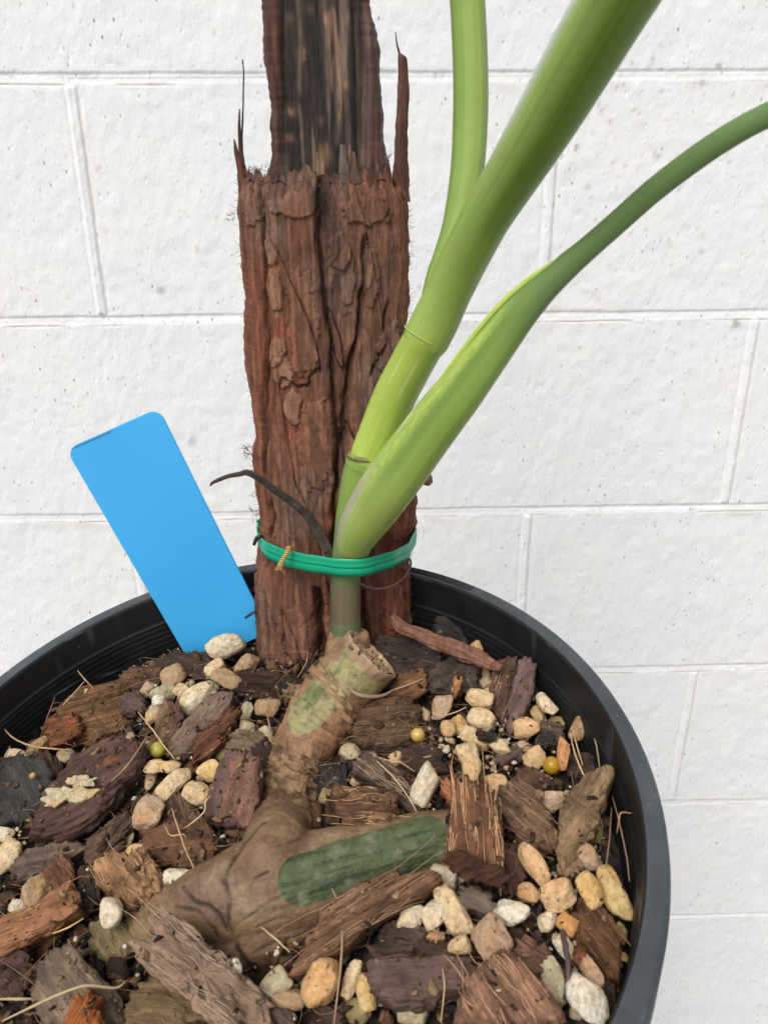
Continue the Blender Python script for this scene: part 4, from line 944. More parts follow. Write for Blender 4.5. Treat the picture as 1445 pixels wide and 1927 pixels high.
# ------------------------------------------------------------------ green tape, twist tie, thin cord, blue label
def make_tape():
    pts = [(486, 1006, .381, 33), (488, 1017, .375, 34), (497, 1030, .366, 35), (515, 1042, .358, 36), (545, 1052, .350, 37), (585, 1060, .341, 37), (620, 1066, .334, 37), (650, 1068.5, .3315, 38), (680, 1067.5, .332, 37), (715, 1060, .338, 36), (745, 1050, .346, 34), (765, 1037, .357, 32), (778, 1018, .368, 31), (783, 1004, .377, 28), (779, 995, .386, 25)]
    front = np.array([[*atY(u, v, Y), h * px2m(atY(u, v, Y))] for u, v, Y, h in pts])
    zb = front[-1, 2]
    back = np.array([[.004, .3960, zb - .001, .0065], [-.010, .3990, zb - .002, .0075], [-.030, .3995, zb - .004, .008], [-.052, .3985, front[0, 2] + .001, .0085], [-.068, .3920, front[0, 2], .0085], [front[0, 0] - .0002, .3855, front[0, 2], .0085]])
    loop = np.vstack([front, back]); C = spline(np.vstack([loop, loop[:1]]), 420)
    n = len(C); prof = [(-1, 0), (-.6, 0), (-.18, .0001), (-.06, -.00035), (.06, .0004), (.2, .0), (.6, -.0001), (1, .0)]
    T = np.gradient(C[:, :3], axis=0); T /= np.linalg.norm(T, axis=1, keepdims=True); up = np.array([0, -.10, 1.])
    V = np.zeros((n, 2 * len(prof), 3)); s = np.linspace(0, 1, n)
    for i in range(n):
        O = unit(np.cross(T[i], up)); U = unit(np.cross(O, T[i]))
        if U[2] < 0: U = -U
        wv = .00025 * math.sin(s[i] * 43) + .0002 * math.sin(s[i] * 97)
        half = C[i, 3] / 2 * 1.0
        # leaning: the lower edge flares out a little
        for j, (a, o) in enumerate(prof): V[i, j] = C[i, :3] + U * (a * half) + O * (o + wv + .0006 * (1 - a) * .3)
        for j, (a, o) in enumerate(prof[::-1]): V[i, len(prof) + j] = V[i, len(prof) - 1 - j] - O * .00022
    V = V.reshape(-1, 3); m = 2 * len(prof)
    Fq = grid_faces(n, m, True)
    o = mesh_obj('plant_tape', V, Fq, M_TAPE); tag(o, 'green plastic tape looped around the bark post and stem', 'plant tape')
make_tape()
def make_small():
    root = empty('twist_tie', atY(540, 1045, .349)); tag(root, 'frayed gold twist tie pinched over the green tape', 'twist tie')
    pts = [(545, 1029, .3455, 4.6), (541, 1038, .3445, 4.2), (536, 1046, .3440, 3.6), (531, 1055, .344, 4.2), (528, 1063, .3445, 5.2), (526, 1071, .3455, 4)]
    V, Fq, S, T = sweep(px_path(pts), 90, 16, .7, lambda s, th: 1 + .32 * np.sin(s * 75 + th * 2)); mesh_obj('crumpled_wire', V, Fq, M_GOLD, root)
    rng = random.Random(2); paths = []
    for k in range(26):
        a = (545, 1030) if k % 3 == 0 else (527, 1066); P = atY(a[0] + rng.gauss(0, 3), a[1] + rng.gauss(0, 3), .3445)
        d = unit([rng.gauss(0, 1), rng.gauss(-.3, .4), rng.gauss(.4 if k % 3 == 0 else -.5, .8)]); L_ = rng.uniform(.0008, .0026); paths.append(np.array([[*P, .0002], [*(P + d * L_), .00008]]))
    V, Fq = tube_mesh(paths, 4, 4); mesh_obj('frayed_ends', V, Fq, M_FIB, root, obj_color=(.62, .38, .14))
    pts = [(677, 1098, .342, 2.3), (690, 1104, .344, 2.4), (712, 1108, .347, 2.4), (733, 1104, .350, 2.4), (752, 1094, .3545, 2.4), (766, 1079, .361, 2.3), (773, 1062, .369, 2.2), (771, 1052, .376, 2.1)]
    V, Fq, S, T = sweep(px_path(pts), 80, 10); o = mesh_obj('thin_root', V, Fq, M_OLD, col=np.tile([.15, .085, .080], (len(V), 1))); tag(o, 'thin mauve-brown root looping over the post below the green tape', 'root')
make_small()
def make_label():
    Yt, Yb = .3725, .3765
    TL, TR = atY(124, 846, Yt), atY(299, 768, Yt); BL = atY(352, 1238, Yb); BR = atY(489, 1152, Yb)
    BL = BL + (BL - TL) * .06; BR = BR + (BR - TR) * .11
    c = TL; ex = TR - TL; w = np.linalg.norm(ex); ey = BL - TL; hgt = np.linalg.norm(ey)
    # outline in (s, t) with rounded top corners; s across, t down
    rc = .0062; out = []
    def pt(s, t): return (1 - t) * ((1 - s) * TL + s * TR) + t * ((1 - s) * BL + s * BR)
    a = rc / w; b = rc / hgt
    for k in range(9): t = math.pi * (1 + k / 16); out.append((a + a * math.cos(t), b + b * math.sin(t)))
    for k in range(9): t = math.pi * (1.5 + k / 16); out.append((1 - a + a * math.cos(t), b + b * math.sin(t)))
    out += [(1, .35), (1, .7), (1, 1), (.5, 1), (0, 1), (0, .7), (0, .35)]
    me = bpy.data.meshes.new('plant_label'); n = unit(np.cross(ex, ey)); 
    if n @ (CAM - c) < 0: n = -n
    import bmesh
    bm = bmesh.new(); vs_ = [bm.verts.new(pt(s, t)) for s, t in out]; f = bm.faces.new(vs_); f.normal_update()
    r = bmesh.ops.extrude_face_region(bm, geom=[f]); vv = [g for g in r['geom'] if isinstance(g, bmesh.types.BMVert)]
    bmesh.ops.translate(bm, verts=vv, vec=Vector(-n * .0011)); bmesh.ops.recalc_face_normals(bm, faces=bm.faces)
    ed = [e for e in bm.edges if len(e.link_faces) == 2 and e.calc_face_angle(0) > 1.2]
    bmesh.ops.bevel(bm, geom=ed, offset=.0003, segments=2, affect='EDGES')
    bm.to_mesh(me); bm.free(); o = bpy.data.objects.new('plant_label', me); sc.collection.objects.link(o)
    s = N('blue_plastic', .42, .5); v = s.coord('Object'); ns = s.noise(v, 14, 3)
    cc = s.mix(s.ramp(ns, [(.35, G(0)), (.65, G(1))]), (.050, .430, .86), (.060, .455, .88)); s.b.inputs['Subsurface Weight'].default_value = .15; s.b.inputs['Subsurface Radius'].default_value = (.2, .6, 1); s.b.inputs['Subsurface Scale'].default_value = .003
    # grime along the top edge at the left
    gx = s.n('ShaderNodeTexCoord'); sep = s.n('ShaderNodeSeparateXYZ'); s.l(gx.outputs['Object'], sep.inputs[0])
    me.materials.append(s.out(cc, s.bump(s.noise(v, 25, 3), .15, .001)))
    tag(o, 'blank bright blue plastic plant label leaning to the left of the post', 'plant label')
    # thin grime line
    P = [TL * (1 - t) + TR * t + n * .0003 + unit(ey) * .0007 for t in (.06, .16, .30, .44, .52)]
    V, Fq, S, T = sweep(np.array([[*p_, .00024 * f] for p_, f in zip(P, (.4, .9, 1, .8, .2))]), 50, 8, .5)
    V = V + (fbm(V * 900, 3, 2) * .0002)[:, None] * unit(ey)
    g = mesh_obj('grime', V, Fq, M_OLD, o, col=np.tile([.10, .24, .32], (len(V), 1)))
make_label()
# ------------------------------------------------------------------ pumice stones and pellets, one object each
PC = dict(W=(.76, .71, .60), C=(.74, .60, .41), Y=(.70, .53, .28), T=(.47, .345, .225), P=(.54, .41, .32), O=(.72, .50, .31), G=(.52, .50, .37), D=(.33, .28, .15), B=(.36, .25, .17))
def view_axes(P, ang, tilt=.0):
    """A along the picture angle, B across, Nn towards the camera leaned to the soil's normal by tilt"""
    back = unit(CAM - P); Nn = unit(back * (1 - tilt) + NSOIL * tilt)
    rt = np.array(_right[:]); dn = -np.array(_up[:]); a = math.radians(ang)
    A = rt * math.cos(a) + dn * math.sin(a); A = unit(A - Nn * (A @ Nn)); B = np.cross(Nn, A)
    return A, B, Nn
NLA, NLO = 30, 48
_la = np.linspace(-math.pi / 2, math.pi / 2, NLA); _lo = np.linspace(0, 2 * math.pi, NLO, endpoint=False)
_LA, _LO = np.meshgrid(_la, _lo, indexing='ij')
SPH = np.stack([np.cos(_LA) * np.cos(_LO), np.cos(_LA) * np.sin(_LO), np.sin(_LA)], -1).reshape(-1, 3); SPHF = grid_faces(NLA, NLO, True)
def rock(seed, p=9, planes=11, lobes=None):
    rng = np.random.RandomState(seed); nrm = rng.normal(size=(planes, 3)); nrm /= np.linalg.norm(nrm, axis=1, keepdims=True); nrm = np.vstack([nrm, -nrm[:4] + rng.normal(size=(4, 3)) * .3, np.eye(3), -np.eye(3)])
    nrm /= np.linalg.norm(nrm, axis=1, keepdims=True)
    d = np.concatenate([rng.uniform(.72, 1., planes + 4), np.full(6, .98)])
    dt = np.maximum(SPH @ nrm.T, 0) / d
    r = (dt ** p).sum(1) ** (-1 / p); V = SPH * r[:, None]
    V = V * (1 + .16 * fbm(V * 1.7, 3, seed)[:, None] + .06 * fbm(V * 5.5, 3, seed + 7)[:, None])
    if lobes:                                                       # waist between two lobes along x
        V[:, 1] *= 1 - lobes * np.exp(-((V[:, 0] - .05) / .28) ** 2); V[:, 2] *= 1 - lobes * .6 * np.exp(-((V[:, 0] - .05) / .28) ** 2)
    return V
def stone(i, u, v, w, h, ang, col, label, lift=None, kind='rock', lobes=None, deep=.85, name='pumice_stone', cat='stone', group='pumice stones in the potting mix'):
    P0 = soil(u, v, 0); k = px2m(P0); rx, ry = w / 2 * k, h / 2 * k; rz = min(rx, ry) * deep
    if lift is None: lift = rz * .75 + .0015
    P = soil(u, v, lift); kk = px2m(P) / k; rx *= kk; ry *= kk
    A, B, Nn = view_axes(P, ang, .25)
    if kind == 'ball': V = SPH * (1 + .02 * fbm(SPH * 2, 2, i)[:, None]); mat = M_PELLET
    else:
        V = rock(i * 7 + 3, lobes=lobes); mat = M_PUM
        for a_ in range(2): V[:, a_] -= (V[:, a_].max() + V[:, a_].min()) / 2; V[:, a_] /= V[:, a_].max()
        V[:, 2] /= np.abs(V[:, 2]).max()
    W = P + np.outer(V[:, 0] * rx, A) + np.outer(V[:, 1] * ry, B) + np.outer(V[:, 2] * rz, Nn)
    c = PC[col] if isinstance(col, str) else col
    rng = random.Random(i); f = rng.uniform(.82, .95); c = tuple(x * f * g_ for x, g_ in zip(c, (1.08, 1.02, .90)))
    o = mesh_obj(name, W, SPHF, mat, loc=P, axes=np.array([A, B, Nn]), obj_color=c)
    tag(o, label, cat, group); return o
def m_pellet():
    s = N('coated_pellet', .32, .5); v = s.coord('Object', rnd=True)
    c = s.mix(s.ramp(s.noise(v, 240, 3), [(.3, G(.75)), (.7, G(1.1))]), (0, 0, 0), s.ocol()); c = s.mix(1., s.ocol(), s.ramp(s.noise(v, 240, 3), [(.3, G(.72)), (.7, G(1.08))]), 'MULTIPLY')
    s.b.inputs['Subsurface Weight'].default_value = .3; s.b.inputs['Subsurface Scale'].default_value = .002
    return s.out(c, s.bump(s.noise(v, 500, 3), .15, .0004))
M_PELLET = m_pellet()
STONES = [
 (425, 1215, 76, 46, -20, 'W', 'large flat cream-white stone touching the foot of the blue label', .0125),
 (404, 1257, 42, 30, -35, 'C', 'small cream stone just below the large one at the blue label', .007),
 (428, 1278, 62, 36, 28, 'T', 'tan stone with a dark hollow under its edge, below the blue label'),
 (465, 1251, 50, 34, -60, 'T', 'brown-tan knobbly stone close to the left foot of the bark post'),
 (325, 1272, 56, 44, -45, 'T', 'half tan half brown stone at the back beside the dark bark flake'),
 (278, 1300, 36, 26, -55, 'P', 'small pinkish tan stone left of the bright white pea-sized one'),
 (306, 1304, 52, 32, -5, 'G', 'greyish cream oval stone behind the bright white pea-sized one'),
 (299, 1319, 25, 20, 5, (.85, .84, .80), 'tiny bright white pea-sized stone at the back left', .011),
 (342, 1299, 32, 27, 20, 'C', 'small cream stone between two larger cream ones at the back left'),
 (371, 1311, 78, 46, -40, 'W', 'big egg-shaped cream stone above the grey-purple bark chunk', .010),
 (397, 1294, 32, 24, 30, 'G', 'small grey-cream stone peeping over the big egg-shaped one'),
 (503, 1331, 50, 36, 5, 'T', 'lone tan stone with a short root hanging over it, left of the old stem'),
 (464, 1340, 40, 24, -75, 'G', 'narrow upright grey-cream splinter of stone left of the old stem'),
 (465, 1371, 34, 30, 20, 'G', 'round grey-cream pebble above the mossy bark crumb', .007),
 (500, 1386, 42, 40, 30, 'G', 'dull greenish grey stone tucked against the ringed old stem'),
 (288, 1345, 42, 26, -70, 'C', 'narrow cream stone behind the tan leaf-like flake'),
 (306, 1443, 68, 34, 8, 'C', 'cream twin-lobed stone right below the yellow-green pellet', .009, .3),
 (283, 1467, 40, 22, -80, 'C', 'small upright cream stone under the twin-lobed one'),
 (326, 1475, 80, 36, -47, 'C', 'long slanting cream stone lying across the middle left', .010),
 (397, 1450, 54, 42, 5, 'Y', 'smooth yellowish stone left of the dark red-brown slab', .009),
 (372, 1492, 56, 46, 15, 'C', 'blunt square cream stone below the smooth yellowish one', .008),
 (412, 1472, 44, 22, -60, 'Y', 'narrow yellow stone wedged against the dark red-brown slab'),
 (416, 1415, 46, 32, 25, 'D', 'dim grey-tan stone below the shaggy red fibre bundle'),
 (278, 1530, 68, 62, -55, 'P', 'large angular pinkish grey stone at the middle left', .011),
 (33, 1424, 44, 28, 0, 'W', 'smooth grey-white stone near the left edge, above the black slab', .008),
 (70, 1404, 50, 22, -50, 'T', 'slim tan stone close to the left pot wall'),
 (125, 1423, 34, 30, -10, 'G', 'roundish grey-cream stone at the left beside the white-scabbed bark'),
 (112, 1462, 24, 16, 80, 'T', 'tiny tan stone between the black slab and the white-scabbed bark'),
 (8, 1571, 38, 28, 10, 'W', 'white stone cut by the left edge of the picture'),
 (14, 1613, 66, 50, -60, 'C', 'cream stone with a dark scratch at the left edge'),
 (335, 1652, 56, 34, -4, (.84, .80, .68), 'bright white stone lying at the left end of the thick lying stem', .010),
 (210, 1718, 58, 42, 88, 'W', 'barrel-shaped pale stone standing below the square husk chunk', .014),
 (262, 1606, 50, 34, 30, 'C', 'cream stone half hidden behind the square husk chunk'),
 (236, 1588, 54, 26, -75, 'G', 'grey knobbly stone between ridged bark and square husk chunk'),
 (70, 1678, 72, 54, -70, 'T', 'tan-grey stone with a dark slit at the lower left'),
 (37, 1704, 38, 24, -10, 'W', 'small white stone above the long orange wood piece'),
 (896, 1221, 28, 26, 60, 'O', 'small peach stone on top of the red-brown bark strip', .011),
 (908, 1275, 44, 32, 70, 'C', 'tan stone partly behind the charred lump at the back right'),
 (902, 1315, 54, 38, 20, 'C', 'cream speckled stone at the top of the stone cluster on the right', .012),
 (922, 1306, 30, 26, 50, 'C', 'small cream stone behind the speckled one on the right'),
 (830, 1330, 54, 38, -75, 'P', 'pinkish white upright stone in the middle of the right half', .011),
 (905, 1352, 52, 42, 25, 'C', 'cream wedge-shaped stone under the speckled one', .012),
 (843, 1371, 34, 30, 80, 'O', 'little square cream-orange stone below the pinkish white one', .009),
 (795, 1343, 32, 28, 10, 'C', 'small cream stone at the edge of the shaggy brown husk'),
 (787, 1362, 22, 16, 10, 'C', 'tiny cream stone just above the pale yellow pellet'),
 (866, 1368, 44, 32, 60, 'Y', 'yellow-cream stone left of the wedge-shaped one'),
 (897, 1389, 64, 38, 25, 'C', 'long cream stone slanting down in the right stone cluster', .010),
 (940, 1406, 38, 32, 60, 'C', 'cream stone with a dark lower tip, end of the right cluster', .009),
 (885, 1433, 76, 42, 74, 'C', 'tall two-part cream and tan stone above the big upright husk', .012, .15),
 (933, 1474, 46, 42, 15, 'O', 'plump creased tan stone right of the big upright husk', .011, .12),
 (1006, 1428, 46, 38, -35, 'O', 'blocky peach stone left of the amber pellet', .010),
 (1060, 1418, 62, 27, 82, (.58, .30, .16), 'slim upright red-orange stone right of the amber pellet', .013),
 (990, 1369, 50, 38, -5, 'O', 'rounded peach stone near the pot wall with a soft crease', .011),
 (1026, 1324, 50, 28, 55, (.78, .68, .55), 'pale oblong stone leaning against the right inner pot wall', .012),
 (1012, 1346, 36, 26, 60, 'Y', 'dull yellow stone behind the rounded peach one'),
 (1048, 1358, 30, 22, 20, 'D', 'small olive stone in shade under the pale oblong one'),
 (1090, 1370, 56, 32, -68, 'T', 'grey-tan rough upright stone against the right inner pot wall', .011),
 (985, 1404, 24, 21, 60, 'P', 'tiny crumbly pink-brown stone between two peach stones', .008),
 (741, 1430, 38, 26, -60, 'C', 'small cream-tan stone between two fibrous brown husks'),
 (800, 1477, 84, 44, -64, 'W', 'long cream stone standing just behind the lying green stem', .012),
 (660, 1415, 42, 34, 35, 'G', 'dim grey-cream stone right of the ringed old stem'),
 (1040, 1507, 50, 36, -10, 'P', 'rough pinkish cream stone at the tip of the brown husk', .010),
 (1006, 1628, 92, 40, 57, 'O', 'long pointed cream-pink stone right of the big upright husk', .014),
 (1048, 1687, 70, 56, -15, 'O', 'big blunt cream-orange stone, largest of the lower right cluster', .014),
 (1111, 1676, 66, 46, 60, 'Y', 'smooth yellow-cream stone between the blunt one and the pot wall', .012),
 (1154, 1682, 108, 48, 66, 'Y', 'very long yellow stone lying against the lower right pot wall', .010),
 (1108, 1615, 58, 38, 62, 'P', 'whitish pink stone below the crusty yellow-brown bark', .010),
 (995, 1680, 44, 36, 20, 'O', 'dull orange-tan stone shaded by the long pointed one'),
 (962, 1718, 62, 50, 35, (.80, .77, .68), 'rough white stone with cracks right of the dark shell-like chip', .013),
 (1030, 1735, 40, 38, 10, 'W', 'white round stone beside the orange pea-like one', .009),
 (1067, 1739, 42, 36, 40, (.66, .36, .15), 'orange pea-like round stone at the lower right', .011),
 (926, 1768, 82, 70, 65, 'P', 'large round grey-pink stone at the bottom right of centre', .015),
 (1062, 1782, 50, 32, 60, (.80, .79, .70), 'white stone seen behind the dark bent twig', .008),
 (1112, 1830, 62, 32, 58, 'P', 'pinkish cream stone above the big bright white block', .011),
 (1104, 1882, 92, 66, 40, (.84, .83, .79), 'big bright white angular block at the lower right', .015),
 (1040, 1842, 96, 44, 75, 'G', 'long grey-green stone left of the dark bent twig', .011),
 (1168, 1757, 36, 27, -70, 'D', 'small olive stone deep by the lower right pot wall'),
 (1170, 1800, 24, 18, 10, 'D', 'smallest olive pebble at the lower right pot wall'),
 (774, 1727, 48, 50, 20, (.78, .74, .62), 'ribbed white stone, left half of the pair below the husk arc', .012),
 (815, 1723, 60, 46, -65, (.78, .73, .60), 'ribbed white stone, right half of the pair below the husk arc', .012),
 (851, 1714, 104, 48, 66, 'C', 'long cream club-shaped stone right of the ribbed white pair', .0115),
 (834, 1651, 58, 42, 25, 'W', 'chalky grey-white stone between the lying stem and the big husk', .009),
 (866, 1779, 46, 38, 20, 'C', 'cream stone below the club-shaped one', .010),
 (668, 1668, 58, 36, -5, 'W', 'cream stone peeping over the fibrous husk arc', .009),
 (603, 1848, 82, 76, -25, (.74, .50, .29), 'large smooth peach stone at the bottom centre', .016),
 (661, 1844, 70, 32, -80, 'C', 'upright cream stone touching the large smooth peach one', .011),
 (688, 1866, 68, 36, 80, 'Y', 'yellowish stone left of the purple-grey wood block', .009),
 (518, 1850, 58, 50, -40, 'G', 'greenish cream stone beneath the lying stem at the bottom', .010),
 (545, 1880, 66, 40, 20, 'T', 'tan creased stone left of the large smooth peach one', .008),
 (643, 1799, 46, 28, -70, 'G', 'dim cream stone under the left end of the husk arc'),
 (672, 1903, 56, 44, 10, 'D', 'dull stone at the bottom edge below the yellowish one'),
 (775, 1903, 66, 44, 10, 'G', 'dull grey stone at the bottom edge under the purple-grey block'),
 (445, 1824, 40, 22, 80, (.80, .76, .70), 'small chalky white fragment on the grey striated bark', .017),
 (620, 1500, 40, 30, 20, 'D', 'dull stone hidden in the shade left of the small banded husk'),
 (688, 1452, 30, 26, 0, 'D', 'dim little stone behind the small banded husk'),
 (975, 1420, 26, 20, 20, 'B', 'brown pebble between the cream cluster and the blocky peach stone'),
 (1120, 1560, 30, 46, 20, 'D', 'dim stone behind the crusty yellow-brown bark'),
 (540, 1915, 40, 30, 20, 'C', 'small cream stone cut by the bottom edge'),
 (205, 1870, 34, 26, 20, 'D', 'dull stone in the lower left between bark chunks'),
 (1085, 1905, 30, 26, 20, 'W', 'small white stone at the bottom edge by the big white block'),
]
for i, r in enumerate(STONES):
    u, v, w, h, a, c, lab = r[:7]; stone(i + 1, u, v, w, h, a, c, lab, r[7] if len(r) > 7 else None, lobes=r[8] if len(r) > 8 else None)
for i, (u, v, d, c, lab, lf) in enumerate([(297, 1411, 29, (.50, .46, .10), 'yellow-green round fertilizer pellet at the left', .008), (786, 1383, 27, (.60, .42, .13), 'pale yellow round fertilizer pellet beside the shaggy husk', .008),
                                      (1037, 1440, 33, (.42, .26, .02), 'amber round fertilizer pellet beside the upright red-orange stone', .009), (63, 1459, 11, (.62, .42, .16), 'tiny amber grain lying on the black slab', .0145)]):
    stone(200 + i, u, v, d, d, 0, c, lab, lf, kind='ball', deep=1., name='fertilizer_pellet', cat='pellet', group='fertilizer pellets')

# ------------------------------------------------------------------ bark and husk chips, one object each
def outline_r(poly, c, th):
    P = np.asarray(poly, float) - c; n = len(P); r = np.zeros(len(th))
    d = np.stack([np.cos(th), np.sin(th)], -1)
    for i in range(n):
        a, b = P[i], P[(i + 1) % n]; e = b - a
        den = d[:, 0] * e[1] - d[:, 1] * e[0]; den = np.where(np.abs(den) < 1e-12, 1e-12, den)
        t = (a[0] * e[1] - a[1] * e[0]) / den; s = (a[0] * d[:, 1] - a[1] * d[:, 0]) / den
        ok = (t > 0) & (s >= -1e-6) & (s <= 1 + 1e-6); r = np.where(ok & (t > r), t, r)
    k = np.array([.25, .5, .25]); r = np.where(r <= 0, np.median(r), r)
    return np.convolve(np.concatenate([r[-1:], r, r[:1]]), k, 'valid')
def chip(i, poly, grain, thick, lift, mat, col, label, cat='bark chip', name='bark_chip', group='bark and husk chips in the potting mix', ridge=1., tilt=.5, box=.38, fib=0, fcol=(.48, .27, .13), rough=1., curl=0., rid_f=1., ragged=1., parent_fib=None, lean=0.):
    """poly: outline in photo pixels; grain: picture angle of the fibre; thick in m; lift above the mix"""
    poly = np.asarray(poly, float); cpx = (poly.min(0) + poly.max(0)) / 2 * .5 + poly.mean(0) * .5
    P = soil(*cpx, lift); A, B, Nn = view_axes(P, grain, tilt)
    if lean: Nn = unit(Nn + B * lean); A = unit(A - Nn * (A @ Nn)); B = np.cross(Nn, A)
    Q = np.array([at_plane(u, v, P, Nn) for u, v in poly]) - P; q2 = np.stack([Q @ A, Q @ B], -1)
    nlo, nla = 120, 44
    lo = np.linspace(0, 2 * math.pi, nlo, endpoint=False); la = np.linspace(-math.pi / 2, math.pi / 2, nla)
    la = np.sign(la) * (np.abs(la) / (math.pi / 2)) ** .8 * math.pi / 2
    r = outline_r(q2, np.zeros(2), lo)
    # ends frayed across the grain
    rag = fbm(np.stack([np.sin(lo) * r * 900, np.sign(np.cos(lo)) * 3 + i, lo * 0], -1), 3, i) * np.abs(np.cos(lo)) * .0022 * ragged + fbm(np.stack([np.cos(lo) * 4, np.sin(lo) * 4, lo * 0 + i], -1), 4, i + 3) * .0008 * ragged
    r = np.maximum(r + rag, r * .5)
    LA, LO = np.meshgrid(la, lo, indexing='ij')
    f = np.abs(np.cos(LA)) ** box; g = np.sign(LA) * np.abs(np.sin(LA)) ** max(box, .3)
    x = r[None] * f * np.cos(LO); y = r[None] * f * np.sin(LO); z = thick / 2 * g
    kk = np.linspace(0, 1, nla)
    p = np.stack([x, y, z], -1)
    ez = smooth(.0, .7, f)
    low = fbm(np.stack([x * 130, y * 130, z * 130 + i], -1), 3, i + 9)
    rg = fbm(np.stack([x * 55, y * 520 * rid_f + low * .8, z * 520 * rid_f + i], -1), 3, i + 5); rg2 = fbm(np.stack([x * 160, y * 1500 * rid_f, z * 900], -1), 2, i + 6)
    lump = fbm(np.stack([x * 420, y * 420, z * 420 + i], -1), 3, i + 2)
    hgt = low * .0020 * rough + rg * .0020 * ridge + rg2 * .0007 * ridge + lump * .0008 * rough
    rad = np.stack([np.cos(LO) * f, np.sin(LO) * f, g * 1.2], -1); rad /= np.linalg.norm(rad, axis=-1, keepdims=True)
    p = p + rad * hgt[..., None]
    w = np.abs(q2[:, 1]).max(); p[..., 2] += curl * ((y / w) ** 2) * w - curl * .3 * w
    W = P + p.reshape(-1, 3) @ np.array([A, B, Nn]); col = tuple(a_ * b_ for a_, b_ in zip(col, (.94, .87, .76)))
    o = mesh_obj(name, W, grid_faces(nla, nlo, True), mat, loc=P, axes=np.array([A, B, Nn]), obj_color=col)
    tag(o, label, cat, group)
    if fib:
        rng = np.random.RandomState(i); Vl = p.reshape(-1, 3); top = np.where(Vl[:, 2] > thick * .12)[0]; top = top[np.linspace(0, len(top) - 1, 2500).astype(int)]; paths = []
        lx = q2[:, 0].max() - q2[:, 0].min()
        for _ in range(fib):
            s0 = Vl[rng.choice(top)]; L_ = lx * rng.uniform(.12, .42) * rng.choice((-1, 1)); dy = rng.normal() * .06; bend = rng.normal() * .0006
            pts = []
            for t in (0, .25, .5, .75, 1):
                q = s0 + np.array([L_ * t, L_ * dy * t + bend * math.sin(t * 3.1), 0.])
                near = top[np.argmin(np.hypot(Vl[top, 0] - q[0], Vl[top, 1] - q[1]))]; dd = np.hypot(*(Vl[near, :2] - q[:2]))
                q[2] = Vl[near, 2] + .00025 + (min(dd, .0015) * .8 if dd > .0009 else 0); pts.append([*(P + q @ np.array([A, B, Nn])), .00010 * (1.2 - .5 * t) * rng.uniform(.8, 1.3)])
            paths.append(np.array(pts))
        Vt, Ft = tube_mesh(paths, 4, 8); mesh_obj('loose_fibres', Vt, Ft, M_FIB, o, obj_color=fcol)
    return o
HK, BK, WD, CH = M_HUSK, M_BARK, M_WOOD, M_CHAR
cR = (.20, .095, .055); cO = (.33, .165, .08); cB = (.12, .066, .040); cD = (.062, .038, .028); cP = (.13, .078, .062); cT = (.30, .20, .12); cG = (.16, .115, .09); cK = (.035, .030, .030); cY = (.24, .17, .09)
